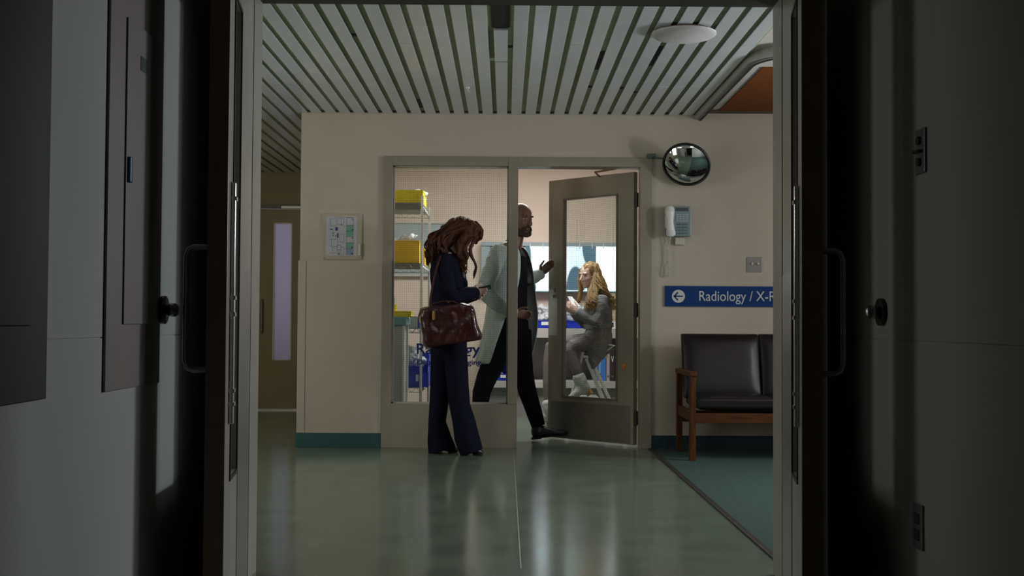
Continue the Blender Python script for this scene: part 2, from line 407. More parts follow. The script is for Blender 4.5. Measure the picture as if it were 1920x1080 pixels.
q = P(781, 663.5, YW+.048); text('lettering', 'Radiology', (q.x, YW+.048, q.z), .112, M_navytxt, W1, depth=.0008, bold=.0022, width=.475)
q = P(782, 683.5, YW+.048); text('lettering', 'Diagnostic Imaging', (q.x, YW+.048, q.z), .0555, M_navytxt, W1, depth=.0008, bold=.0012, width=.478)
# black door gasket / strike shadow line
# ---------------------------------------------------------------- open glazed door (door_2), swung into the room
D2 = thing('door_2', 'half open taupe door with a tall wired glass pane and orange sticker', 'door', (P(1195,560,YW+.1).x, YW+.105, 0), kind='structure')
D2.rotation_euler = (0, 0, R(135))
L2, TH = .872, .045
D2M = D2.matrix_basis.copy(); D2M = Matrix.Translation(D2.location) @ Matrix.Rotation(R(135), 4, 'Z')
def dobj(name, bm, m, smooth=False):
    bm.transform(D2M); return obj(name, bm, m, D2, smooth)
# local: x 0..L2 from the hinge to the free edge, y 0..TH, +y faces the hall (front)
st = .155; dzt = P(1100, 316, YW).z-.012
wz_0, wz_1 = .34, dzt-.155
bm = new(); box(bm, 0, st, 0, TH, .02, dzt, .002); box(bm, L2-st, L2, 0, TH, .02, dzt, .002)
box(bm, st, L2-st, 0, TH, .02, wz_0); box(bm, st, L2-st, 0, TH, wz_1, dzt)
dobj('door_leaf', bm, M_taupe)
dobj('pane', bx(st, L2-st, .02, .026, wz_0, wz_1), M_glass)
bm = new(); mesh_wires(bm, st, L2-st, .023, wz_0, wz_1); dobj('wire_mesh', bm, MATS['glazing_wire'])
bm = new()
for a in ((st, st+.014), (L2-st-.014, L2-st)): box(bm, *a, .026, TH+.006, wz_0, wz_1)
for a in ((wz_0, wz_0+.014), (wz_1-.014, wz_1)): box(bm, st, L2-st, .026, TH+.006, *a)
dobj('glazing_bead', bm, mat('dark_bead', (.17,.15,.12), .4))
dobj('kick_plate', bx(.03, L2-.03, TH, TH+.002, .03, .31), mat('dull_kick_plate', (.21,.20,.18), .35, metal=.5, n=.08, ns=10, stretch=(1,1,8)))
bm = new(); box(bm, L2-.10, L2-.012, TH, TH+.003, .83, 1.20, .001); box(bm, L2-.09, L2-.05, TH+.003, TH+.02, 1.155, 1.165)
dobj('push_plate', bm, mat('pale_steel_plate', (.42,.42,.40), .4, metal=.4))
bm = new(); cyl(bm, (L2-.068,TH,1.19), (L2-.068,TH+.022,1.19), .016); box(bm, L2-.076, L2-.06, TH+.01, TH+.03, 1.13, 1.15)
dobj('lock_cylinder', bm, M_steel, True)
for z in (.22, 1.03, 1.86):
    bm = new(); cyl(bm, (-.008, TH*.5, z-.055), (-.008, TH*.5, z+.055), .011); box(bm, -.02, .004, TH*.3, TH*.7, z-.05, z+.05)
    dobj('hinge', bm, mat('dark_hinge', (.05,.05,.05), .4, metal=.6), True)
o = dobj('sticker', bx(.075, .105, TH, TH+.0015, .585, .625), mat('orange_sticker', (.75,.17,.01), .6, n=.3, ns=30)); o['label'] = 'small orange sticker'
bm = new(); p0 = D2M.inverted() @ P(1155, 316, YW+.12); tube(bm, [(.33, TH+.01, dzt-.01), (.30, TH+.10, dzt+.012), tuple(p0)], .008)
dobj('closer_arm', bm, M_edge, True)

# ---------------------------------------------------------------- near double doors and the dim vestibule walls
YD = 4.29
hxl, hxr = P(486, 540, YD+.14).x, P(1450, 540, YD+.14).x
WLX, WRX = -1.03, 1.15
zh = P(960, 8, YD+.14).z
bm = new()
box(bm, -3.5, hxl, YD, YD+.13, 0, 2.72); box(bm, hxr, XR, YD, YD+.13, 0, 2.72); box(bm, hxl, hxr, YD, YD+.13, zh, 2.72)
struct('wall_front', bm, M_edge if False else mat('dim_plaster', (.40,.39,.37), .7, n=.03, ns=3))
bm = new(); box(bm, hxl, hxr, YD-.012, YD+.142, zh-.004, zh+.05)
jb = new(); box(jb, hxl-.02, hxl+.001, YD-.002, YD+.14, 0, zh); box(jb, hxr-.001, hxr+.02, YD-.002, YD+.14, 0, zh); struct('trim_8', jb, M_leaf)
struct('trim_7', bm, mat('dark_header', (.045,.035,.030), .5))
M_vest = mat('grey_white_plaster', (.46,.46,.46), .7, n=.03, ns=2, bump=.05, bs=150)
zrail = .93-.043*1.03
bm = new(); box(bm, WLX-.1, WLX, -.6, YD, 0, zrail-.0015); box(bm, WLX-.1, WLX, -.6, YD, zrail+.0015, 2.5); box(bm, WLX-.1, WLX-.004, -.6, YD, zrail-.0015, zrail+.0015)
struct('wall_vestibule_left', bm, M_vest)
bm = new(); box(bm, WRX, WRX+.1, -.6, YD, 0, zrail-.0015); box(bm, WRX, WRX+.1, -.6, YD, zrail+.0015, 2.5); box(bm, WRX+.004, WRX+.1, -.6, YD, zrail-.0015, zrail+.0015)
struct('wall_vestibule_right', bm, mat('brown_grey_plaster', (.40,.385,.35), .7, n=.03, ns=2, bump=.05, bs=150))
struct('ceiling_vestibule', bx(WLX-.1, WRX+.1, -.6, YD, 2.5, 2.56), M_vest)
struct('wall_vestibule_rear', bx(WLX-.1, WRX+.1, -.7, -.6, 0, 2.5), M_vest)

def bigdoor(name, label, hinge, free, sgn):
    """leaf standing open towards the camera; inner face looks into the passage, outer face to the wall"""
    h = V((hinge[0], hinge[1], 0)); f = V((free[0], free[1], 0)); L = (f-h).length; X = (f-h).normalized(); Z = V((0,0,1)); Yv = V((-X.y, X.x, 0))*sgn   # towards the wall
    Mx = Matrix.Identity(4)
    for r in range(3): Mx[r][0] = X[r]; Mx[r][1] = Yv[r]; Mx[r][2] = Z[r]; Mx[r][3] = h[r]
    D = thing(name, label, 'door', h, kind='structure')
    def q(n, b, m, sm=False): b.transform(Mx); return obj(n, b, m, D, sm)
    T = .058; top = zh-.01; l0, l1 = L-.345, L-.145; z0, z1 = .455, 1.93
    b = new(); box(b, 0, l0, 0, T, .012, top, .002); box(b, l1, L-.002, 0, T, .012, top, .002); box(b, l0, l1, 0, T, .012, z0); box(b, l0, l1, 0, T, z1, top)
    q('door_leaf', b, M_leaf)
    b = new(); box(b, L-.002, L+.001, 0.001, T-.001, .012, top); q('edge_strip', b, M_edge)
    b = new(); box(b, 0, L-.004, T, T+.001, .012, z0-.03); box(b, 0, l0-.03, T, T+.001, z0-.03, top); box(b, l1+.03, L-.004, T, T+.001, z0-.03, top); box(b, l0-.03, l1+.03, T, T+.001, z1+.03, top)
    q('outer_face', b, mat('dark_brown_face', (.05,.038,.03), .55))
    b = new()
    for yy in (-.004, T+.001):
        for a in ((l0-.012, l0), (l1, l1+.012)): box(b, *a, yy, yy+.004+.005*(yy>0), z0-.012, z1+.012)
        for a in ((z0-.012, z0), (z1, z1+.012)): box(b, l0, l1, yy, yy+.004+.005*(yy>0), *a)
    q('glazing_frame', b, mat('black_glazing_frame', (.02,.016,.014), .45))
    q('pane', bx(l0, l1, T*.45, T*.55, z0, z1), M_glass)
    b = new(); box(b, .01, L-.03, -.0025, 0, .03, 1.105); 
    # plate is cut around the glazing
    b.free(); b = new(); box(b, .02, l0-.03, -.0025, 0, .03, 1.105); q('armour_plate', b, M_steel)
    b = new(); box(b, L-.12, L-.085, -.014, 0, .62, 1.35, .003)
    for zz in (.68,.72,.95,1.0,1.30): box(b, L-.123, L-.082, -.017, 0, zz-.006, zz+.006)
    o = q('latch_case', b, mat('pale_latch', (.75,.77,.78), .22, metal=.8), False)
    b = new(); hz0, hz1 = .785, 1.148; tube(b, [(L-.03,T,hz0),(L-.03,T+.04,hz0),(L-.03,T+.055,hz0+.008),(L-.03,T+.062,hz0+.03),(L-.03,T+.062,hz1-.03),(L-.03,T+.055,hz1-.008),(L-.03,T+.04,hz1),(L-.03,T,hz1)], .009, 10)
    q('pull_handle', b, mat('dull_steel_handle', (.34,.34,.34), .35, metal=.85), True)
    return D
fl = P(425, 560, 3.48); fr = P(1503, 560, 3.48)
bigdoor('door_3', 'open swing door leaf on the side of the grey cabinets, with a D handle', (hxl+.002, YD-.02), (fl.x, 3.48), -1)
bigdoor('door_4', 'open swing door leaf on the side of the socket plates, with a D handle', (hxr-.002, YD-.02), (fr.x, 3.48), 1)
# ================================================================ VESTIBULE FIXTURES
ya, yb = PX(194, 560, WLX).y, PX(296, 560, WLX).y
zb = PX(194, 735, WLX).z; zsheet = 0
cb = thing('electrical_panel', 'brown grey flush electrical panel with a locked inner door, beside the open door leaf', 'electrical panel', (WLX, (ya+yb)/2, zb))
obj('cover_plate', bx(WLX+.0005, WLX+.008, ya, yb, zb, 2.05, .002), mat('brown_grey_enamel', (.24,.21,.20), .45, n=.04, ns=4), cb)
yi = PX(224, 560, WLX).y; zi0 = PX(222, 608, WLX).z; zi1 = PX(230, 30, WLX).z
dr = obj('inner_door', bx(WLX+.008, WLX+.013, yi, yb-.05, zi0, zi1, .0015), MATS['brown_grey_enamel'], cb)
q = PX(232, 318, WLX); o = obj('latch', bx(WLX+.013, WLX+.022, q.y-.008, q.y+.012, q.z-.035, q.z+.035, .003), mat('bluish_latch', (.16,.22,.32), .3, metal=.5), dr)
q = PX(258, 120, WLX); obj('data_plate', bx(WLX+.013, WLX+.0145, q.y-.015, q.y+.045, q.z-.02, q.z+.02), mat('dark_green_plate', (.02,.04,.035), .4), dr)
ye = PX(80, 560, WLX).y; zb2 = PX(80, 747, WLX).z
cb = thing('wall_cabinet', 'wide dark grey metal wall cabinet nearest the viewer, cropped by the picture edge', 'cabinet', (WLX, ye-.4, zb2))
M_dg = mat('dark_grey_enamel', (.013,.0145,.018), .6, spec=.25, n=.04, ns=4)
obj('body', bx(WLX+.0005, WLX+.012, ye-.9, ye, zb2, 2.1, .002), M_dg, cb)
zc = PX(20, 611, WLX).z
obj('door', bx(WLX+.012, WLX+.018, ye-.86, PX(44,560,WLX).y, zc, 2.05, .002), M_dg, cb)
def holder(x, y, X, s, label):
    q = PX(x, y, X); t = thing('door_holder', label, 'door holder', (X, q.y, q.z), 'magnetic door holders')
    b = new(); cyl(b, (X, q.y, q.z), (X+s*.012, q.y, q.z), .042, 24); obj('base', b, mat('dark_bronze', (.06,.055,.055), .35, metal=.6), t, True)
    b = new(); cyl(b, (X+s*.012, q.y, q.z), (X+s*.03, q.y, q.z), .016, 20, .013); obj('stem', b, MATS['dark_bronze'], t, True)
    b = new(); loft(b, [(X+s*.028, q.y, q.z), (X+s*.04, q.y, q.z)], [.021,.02], n=20); obj('magnet', b, M_steel, t, True)
holder(303, 581, WLX+.006, 1, 'round dark magnetic door holder on the wall beside the electrical panel')
holder(1655, 585, WRX, -1, 'round dark magnetic door holder on the wall of the socket plates')
def plate(name, label, cat, x, y, dark):
    q = PX(x, y, WRX); t = thing(name, label, cat, (WRX, q.y, q.z))
    obj('cover_plate', bx(WRX-.007, WRX, q.y-.037, q.y+.037, q.z-.062, q.z+.062, .002), mat('grey_plate', (.20,.21,.23), .35, metal=.4), t)
    return t, q
t, q = plate('key_switch', 'upper dark metal key switch plate on the dim wall above the socket', 'switch', 1729, 284, 0)
for dz_ in (.03, -.03):
    b = new(); cyl(b, (WRX-.014, q.y, q.z+dz_), (WRX-.006, q.y, q.z+dz_), .012); obj('key_cylinder', b, MATS['dark_bronze'], t, True)
obj('toggle', bx(WRX-.022, WRX-.006, q.y-.02, q.y+.02, q.z-.005, q.z+.003, .001), MATS['dark_bronze'], t)
t, q = plate('power_outlet', 'lower double power outlet on the dim wall near the picture foot', 'outlet', 1724, 987, 0)
for dz_ in (.022, -.022):
    obj('socket', bx(WRX-.010, WRX-.006, q.y-.018, q.y+.018, q.z+dz_-.015, q.z+dz_+.015, .003), M_black, t)

# ================================================================ HALL FIXTURES
# framed evacuation plan
a, b_ = P(606, 401, YW), P(679, 487, YW)
t = thing('floor_plan', 'framed floor plan of the building on the wall beside the corridor', 'floor plan', ((a.x+b_.x)/2, YW, b_.z))
obj('backing_frame', bx(a.x, b_.x, YW-.012, YW, b_.z, a.z, .003), mat('beige_acrylic', (.42,.37,.29), .25), t)
pa, pb = P(612, 406.5, YW), P(669.5, 479.5, YW)
sh = obj('plan_sheet', bx(pa.x, pb.x, YW-.0135, YW-.012, pb.z, pa.z), mat('grey_white_sheet', (.45,.46,.49), .5), t)
W_, H_ = pb.x-pa.x, pa.z-pb.z
def ink(name, rects, m, y=.0143, one=False):
    b = new()
    for (u0, v0, u1, v1) in rects:
        box(b, pa.x+u0*W_, pa.x+u1*W_, YW-y, YW-.0134, pa.z-v0*H_, pa.z-v1*H_)
        if not one: obj(name, b, m, sh); b = new()
    if one: obj(name, b, m, sh)
ink('plan_room', [(.66,.22,.87,.51),(.66,.67,.87,.80)], mat('plan_green', (.16,.36,.28), .6), .0138)
ink('plan_room', [(.66,.80,.87,.97)], mat('plan_blue_tint', (.22,.30,.40), .6), .0138)
L_ = []
def ln(u0, v0, u1, v1, t_=.007): L_.append((min(u0,u1)-t_/2, min(v0,v1)-t_/2, max(u0,u1)+t_/2, max(v0,v1)+t_/2))
for r_ in ((.66,.03,.88,.22),(.66,.22,.88,.37),(.66,.37,.88,.51),(.66,.51,.88,.67),(.66,.67,.88,.82),(.66,.82,.88,.98),(.14,.06,.32,.24),(.36,.05,.48,.20),(.18,.58,.38,.77),(.45,.45,.58,.66),(.36,.73,.48,.85),(.48,.79,.58,.98),(.22,.77,.22,.9),(.37,.85,.42,.98)):
    u0, v0, u1, v1 = r_; ln(u0,v0,u1,v0); ln(u0,v1,u1,v1); ln(u0,v0,u0,v1); ln(u1,v0,u1,v1)
ln(.28,.02,.88,.02); ln(.12,.94,.36,.94); ln(.12,.58,.18,.58); ln(.12,.76,.18,.76); ln(.57,.04,.57,.26); ln(.36,.43,.40,.54)
ink('plan_lines', L_, mat('plan_ink', (.06,.07,.08), .6), one=True)
ink('plan_symbol', [(.13,.31,.22,.335),(.21,.41,.25,.44),(.22,.47,.25,.5),(.31,.48,.34,.51),(.41,.93,.44,.99),(.83,.05,.86,.08),(.83,.32,.87,.36),(.83,.53,.87,.56),(.82,.77,.86,.81),(.82,.93,.87,.97),(.48,.19,.52,.22)], MATS['plan_ink'])
ink('plan_symbol', [(.30,.27,.38,.36)], mat('plan_navy', (.03,.03,.16), .6))
ca, cb_ = P(672.5, 457, YW), P(677, 480, YW)
obj('label_holder', bx(ca.x, cb_.x, YW-.03, YW-.012, cb_.z, ca.z, .001), mat('pale_acrylic', (.55,.5,.43), .25), t)
for (sx, sy) in ((608.5,483.5),(674,484)):
    q = P(sx, sy, YW); b = new(); cyl(b, (q.x,YW-.014,q.z), (q.x,YW-.011,q.z), .004); obj('screw', b, M_edge, t)

# convex mirror
q = P(1287, 308.5, YW-.17)
mt = thing('convex_mirror', 'round convex safety mirror with a black rim on a wall arm', 'mirror', P(1222, 293, YW))
N = (V((-.27, -.78, -.60))).normalized(); up = V((0,0,1)); S1 = N.cross(up).normalized(); U1 = S1.cross(N).normalized()
Mx = Matrix.Identity(4)
for r in range(3): Mx[r][0] = S1[r]; Mx[r][1] = U1[r]; Mx[r][2] = N[r]; Mx[r][3] = q[r]
b = new(); Rm = .168; rings = []
for k in range(0, 15):
    a_ = k/14*R(38); rr = Rm*math.sin(a_)/math.sin(R(38)); zz = Rm/math.sin(R(38))*(math.cos(a_)-math.cos(R(38)))
    rings.append([b.verts.new((rr*math.cos(2*math.pi*j/48), rr*math.sin(2*math.pi*j/48), zz)) for j in range(48)] if k else [b.verts.new((0,0,zz))])
for j in range(48): b.faces.new((rings[0][0], rings[1][j], rings[1][(j+1)%48]))
for A, B in zip(rings[1:], rings[2:]):
    for j in range(48): b.faces.new((A[j], A[(j+1)%48], B[(j+1)%48], B[j]))
b.transform(Mx); obj('mirror_dome', b, mat('silvered_dome', (.62,.66,.64), .03, metal=1), mt, True)
b = new(); pr = [(.164,-.012),(.176,-.008),(.178,.006),(.172,.014),(.164,.010)]; rg = [[b.verts.new((r_*math.cos(2*math.pi*j/48), r_*math.sin(2*math.pi*j/48), z_)) for j in range(48)] for r_, z_ in pr]
for k in range(5):
    for j in range(48): b.faces.new((rg[k][j], rg[k][(j+1)%48], rg[(k+1)%5][(j+1)%48], rg[(k+1)%5][j]))
b.transform(Mx); obj('rim', b, mat('black_rubber_rim', (.012,.012,.012), .5), mt, True)
b = new(); cyl(b, (0,0,-.03), (0,0,-.008), .05, 24, .16); b.transform(Mx); obj('back_shell', b, MATS['black_rubber_rim'], mt, True)
w0 = P(1222, 294, YW-.02); b = new(); tube(b, [w0, P(1232, 296.5, YW-.10), P(1247, 298, YW-.15), q-N*.03], .0075); obj('arm', b, mat('green_grey_metal', (.10,.12,.11), .4, metal=.5), mt, True)
b = new(); pbx(b, 1214, 288, 1230, 297, YW-.035, YW-.0, .003); obj('wall_bracket', b, MATS['green_grey_metal'], mt)

# wall telephone
ph = thing('wall_telephone', 'pale blue grey wall telephone with white handset and looped coiled cord', 'telephone', P(1270, 445, YW))
M_ph = mat('blue_grey_plastic', (.19,.255,.265), .4)
a, b_ = P(1247, 388, YW), P(1293.5, 444, YW)
base = obj('base', bx(a.x, b_.x, YW-.055, YW-.002, b_.z, a.z, .006), M_ph, ph)
b = new(); pbx(b, 1267, 389.5, 1291, 396, YW-.057, YW-.05); obj('display', b, mat('dark_lcd', (.015,.03,.03), .2), base)
M_key = mat('pale_key', (.36,.42,.43), .4); M_key2 = mat('dark_key', (.12,.165,.18), .4)
for r_ in range(4):
    for c_ in range(4):
        b = new(); X_ = 1268+c_*5.8; Y_ = 401.5+r_*3.9; pbx(b, X_, Y_, X_+5.0, Y_+2.4, YW-.059, YW-.054); obj('button', b, M_key, base)
for r_ in range(4):
    for c_ in range(4):
        b = new(); X_ = 1268.4+c_*5.8; Y_ = 419+r_*5.6; pbx(b, X_, Y_, X_+4.2, Y_+3.4, YW-.059, YW-.054); obj('button', b, M_key2, base)
b = new()
hp = [P(1256, 391, YW-.10), P(1255.5, 399, YW-.115), P(1256.5, 415, YW-.125), P(1257, 430, YW-.118), P(1258, 439, YW-.10)]
loft(b, hp, [.034,.036,.025,.031,.036], [.03,.032,.02,.028,.03], side=(0,1,0), n=16)
loft(b, [P(1256,396,YW-.07), P(1256,396,YW-.10)], .026, n=14); loft(b, [P(1258,435,YW-.07), P(1258,435,YW-.10)], .026, n=14)
fuse('handset', b, M_plast_w, ph, .003, 3, label='white handset')
b = new(); pbx(b, 1247.5, 405, 1252, 428, YW-.08, YW-.05, .004); obj('cradle', b, M_plast_w, ph)
b = new(); pts = [(1247.5,442),(1249,455),(1252,465),(1254,472),(1252.5,485),(1249,498),(1247,510),(1249,517),(1253,517.5),(1255,508),(1253.5,495),(1251,482),(1250.5,472),(1253,460),(1256,450),(1257,443)]
path = []
for (p0, p1) in zip(pts, pts[1:]):
    for k in range(6): path.append(P(p0[0]+(p1[0]-p0[0])*k/6, p0[1]+(p1[1]-p0[1])*k/6, YW-.03))
coil = []
for k, p in enumerate(path): 
    for s_ in range(3):
        an = (k*3+s_)*1.9; coil.append(p + V((math.cos(an)*.0035, math.sin(an)*.0035, s_*-.0008)))
tube(b, coil, .003, 5); obj('coiled_cord', b, mat('grey_white_cord', (.5,.5,.47), .5), ph, True)
a, b_ = P(1265, 446, YW), P(1282, 459.5, YW)
tag(obj('junction_box', bx(a.x, b_.x, YW-.03, YW, b_.z, a.z, .003), mat('cream_plastic', (.50,.46,.38), .45)), 'small cream junction box on the wall just under the telephone', 'junction box')

# light switch
a, b_ = P(1400, 482, YW), P(1428.5, 510.5, YW)
t = thing('light_switch', 'square steel light switch plate with two toggles above the blue sign', 'light switch', ((a.x+b_.x)/2, YW, b_.z))
obj('cover_plate', bx(a.x, b_.x, YW-.006, YW, b_.z, a.z, .002), mat('dull_steel_plate', (.24,.23,.22), .4, metal=.5), t)
for X_ in (1409.5, 1420.5):
    q = P(X_, 496, YW); b = new(); box(b, q.x-.006, q.x+.006, YW-.022, YW-.006, q.z-.003, q.z+.014, .002); obj('toggle', b, mat('ivory_toggle', (.62,.56,.38), .4), t)

# blue wayfinding sign
a, b_ = P(1246.5, 536, YW), P(1450, 575.5, YW); sx1 = a.x+1.02
sg = thing('wayfinding_sign', 'blue wall sign with a round left arrow and pale Radiology lettering', 'sign', (a.x, YW, b_.z))
pl = obj('sign_panel', bx(a.x, sx1, YW-.016, YW-.001, b_.z, a.z), M_blue, sg)
c_ = P(1272, 555.5, YW-.017)
b = new(); cyl(b, (c_.x, YW-.0175, c_.z), (c_.x, YW-.0158, c_.z), .0485, 40); obj('arrow_disc', b, M_signtxt, pl)
b = new()
def bar2(b, p, q_, w_, y0, y1):
    p, q_ = V((p[0],0,p[1])), V((q_[0],0,q_[1])); d = (q_-p).normalized(); n_ = V((-d.z,0,d.x))*w_/2
    vs = [p+n_, q_+n_, q_-n_, p-n_]; f = [b.verts.new((v.x, y0, v.z)) for v in vs]; g = [b.verts.new((v.x, y1, v.z)) for v in vs]
    b.faces.new(f); b.faces.new(g[::-1])
    for k in range(4): b.faces.new((f[k], f[(k+1)%4], g[(k+1)%4], g[k]))
for (p, q_) in (((-.03,0),(.034,0)), ((-.033,-.003),(-.003,.030)), ((-.033,.003),(-.003,-.030))):
    bar2(b, (c_.x+p[0], c_.z+p[1]), (c_.x+q_[0], c_.z+q_[1]), .0105, YW-.0185, YW-.0170)
obj('arrow', b, M_blue, pl)
q = P(1310.5, 564, YW); text('lettering', 'Radiology / X-Ray', (q.x, YW-.0165, q.z), .1065, M_signtxt, pl, depth=.001, width=.648)

# ceiling speaker and vent
q = Pz(1282, 66, ZC-.02)
t = thing('ceiling_speaker', 'round white ceiling disc hanging over the seating side slats', 'ceiling speaker', q)
b = new(); cyl(b, (q.x,q.y,ZC-.03), (q.x,q.y,ZC-.018), .155, 48, .172); cyl(b, (q.x,q.y,ZC-.018), (q.x,q.y,ZC-.010), .172, 48, .172); obj('grille_disc', b, mat('white_grille', (.55,.53,.53), .6, n=.1, ns=120), t, True)
b = new(); cyl(b, (q.x,q.y,ZC-.010), (q.x,q.y,ZC+.002), .15, 40); obj('housing', b, M_edge, t, True)
q = Pz(525, 3, ZC-.01)
t = thing('ceiling_vent', 'slotted white ceiling vent at the corridor side, cut by the door header', 'vent', q)
obj('frame', bx(q.x-.13, q.x+.11, q.y-.3, q.y+.03, ZC-.012, ZC-.001, .002), mat('cream_vent', (.5,.48,.38), .5), t)
for k in range(7): 
    b = new(); box(b, q.x-.12, q.x+.10, q.y-.01-k*.035, q.y+.004-k*.035, ZC-.02, ZC-.012); obj('louvre', b, MATS['cream_vent'], t)
# hook on ceiling
q = Pz(877, 163, ZC-.002)
b = new(); cyl(b, (q.x,q.y,q.z), (q.x,q.y,q.z-.012), .014); tube(b, [(q.x,q.y,q.z-.01),(q.x+.004,q.y,q.z-.03),(q.x+.015,q.y,q.z-.036)], .003)
tag(obj('ceiling_hook', b, M_plast_w), 'tiny white hook on the ceiling slats near the partition', 'hook')

# ================================================================ SETTEE
sx = P(1299, 760, 8.0).x
st_ = thing('settee', 'dark brown vinyl settee with oak frame standing on the teal carpet', 'settee', (sx+.8, 8.3, 0))
SXE = sx+1.66
def arm(xc):
    b = new(); z_ = P(1299, 697, 8.0).z
    box(b, xc-.025, xc+.025, 7.985, 8.66, z_-.035, z_, .006)
    obj('arm_rail', b, M_woodx, st_)
    for (y0, y1, nm) in ((7.99, 8.045, 'leg'), (8.595, 8.65, 'leg')):
        obj(nm, bx(xc-.02, xc+.02, y0, y1, .006, z_-.035, .004), M_woodz, st_)
    obj('side_rail', bx(xc-.015, xc+.015, 8.045, 8.595, .27, .34, .003), M_woodx, st_)
arm(sx); arm(SXE)
obj('seat_rail', bx(sx+.02, SXE-.02, 8.0, 8.035, P(1350,794,8.0).z, P(1350,775,8.0).z, .003), M_woodx, st_)
obj('seat_rail', bx(sx+.02, SXE-.02, 8.60, 8.635, .22, .30, .003), M_woodx, st_)
zst = P(1380, 741, 8.0).z; zsb = P(1380, 773, 8.0).z; cw = (SXE-sx-.05)/3
def cushion(name, x0, x1, yf0, yf1, yb0, yb1, z0, z1, puff):
    """rounded padded slab; front/back y at bottom (yf0,yb0) and top (yf1,yb1)"""
    b = new(); nU, nV = 14, 14
    def pt(u, v, s_):
        e = lambda t_: (1-abs(2*t_-1)**4)**.5
        x_ = x0+(x1-x0)*u; z_ = z0+(z1-z0)*v
        f = (yf0+(yf1-yf0)*v); k = (yb0+(yb1-yb0)*v); m_ = (f+k)/2; h = (k-f)/2
        return V((x_, m_ + s_*h*(.45+.55*e(u)*e(v)) , z_))
    if abs(yf0-yb0) > abs(z1-z0):   # lying cushion
        def pt(u, v, s_):
            e = lambda t_: (1-abs(2*t_-1)**4)**.5
            x_ = x0+(x1-x0)*u; y_ = yf0+(yb0-yf0)*v; m_ = (z0+z1)/2; h = (z1-z0)/2
            return V((x_, y_, m_+s_*h*(.55+.45*e(u)*e(v))))
    G = [[[b.verts.new(pt(u/nU, v/nV, s_)) for v in range(nV+1)] for u in range(nU+1)] for s_ in (-1, 1)]
    for s_ in (0, 1):
        for u in range(nU):
            for v in range(nV): b.faces.new((G[s_][u][v], G[s_][u+1][v], G[s_][u+1][v+1], G[s_][u][v+1]))
    for u in range(nU):
        for v in (0, nV): b.faces.new((G[0][u][v], G[0][u+1][v], G[1][u+1][v], G[1][u][v]))
    for v in range(nV):
        for u in (0, nU): b.faces.new((G[0][u][v], G[0][u][v+1], G[1][u][v+1], G[1][u][v]))
    o = obj(name, b, M_vinyl, st_, True)
    md = o.modifiers.new('b', 'BEVEL'); md.width = .012; md.segments = 3; md.limit_method = 'ANGLE'
    return o
zbt = P(1350, 626, 8.6).z
xb0 = P(1280, 680, 8.5).x
for k in range(3):
    x0 = sx+.03+k*cw
    cushion('seat_cushion', x0, x0+cw-.006, 7.985, 0, 8.50, 0, zsb, zst, 0)
    cushion('back_cushion', (xb0 if k == 0 else x0+.0), x0+cw-.006, 8.40, 8.52, 8.52, 8.66, .40, zbt, 0)

# ================================================================ RADIOLOGY ROOM
# x-ray viewer bank
vx0, vx1 = P(902, 500, RY1-.1).x, P(1186, 500, RY1-.1).x
vz0, vz1 = P(1060, 549, RY1-.1).z, P(1060, 454.5, RY1-.1).z
vw = thing('x_ray_viewer', 'long wall mounted x-ray light box with films clipped on glowing panels', 'light box', (vx0, RY1, vz0))
M_vf = mat('blue_grey_enamel', (.33,.39,.43), .35)
pz0, pz1 = P(1060, 545, RY1-.1).z, P(1060, 462, RY1-.1).z
edges = [P(px_, 500, RY1-.1).x for px_ in (919, 985, 1051, 1117, 1183)]
bm = new(); Yv = RY1-.1
box(bm, vx0, vx1, Yv, RY1-.002, vz0, pz0, .003); box(bm, vx0, vx1, Yv-.012, RY1-.002, pz1, vz1, .003)
box(bm, vx0, edges[0], Yv, RY1-.002, vz0, vz1); box(bm, edges[4], vx1, Yv, RY1-.002, vz0, vz1)
for e in edges[1:4]: box(bm, e-.004, e+.004, Yv+.002, RY1-.002, vz0, vz1)
box(bm, vx0, vx1, RY1-.03, RY1-.002, vz0, vz1)
obj('housing', bm, M_vf, vw)
M_on = emis('lit_diffuser', (.90,.96,1.0), 2.0); M_off = mat('unlit_diffuser', (.42,.50,.52), .35)
for k in range(4):
    obj('diffuser', bx(edges[k]+.005, edges[k+1]-.005, Yv+.012, Yv+.018, pz0, pz1), M_off if k == 0 else M_on, vw)
obj('ledge', bx(vx0, vx1, Yv-.02, Yv, pz0-.012, pz0-.002, .002), mat('pale_cyan_ledge', (.45,.75,.78), .25), vw)
for px_ in (944, 968, 994, 1018.5, 1087, 1110.5, 1132, 1157):
    q = P(px_, 458, Yv-.015); b = new(); box(b, q.x-.004, q.x+.004, Yv-.022, Yv-.01, q.z-.045, q.z+.01, .001); obj('clip', b, M_plast_w, vw)
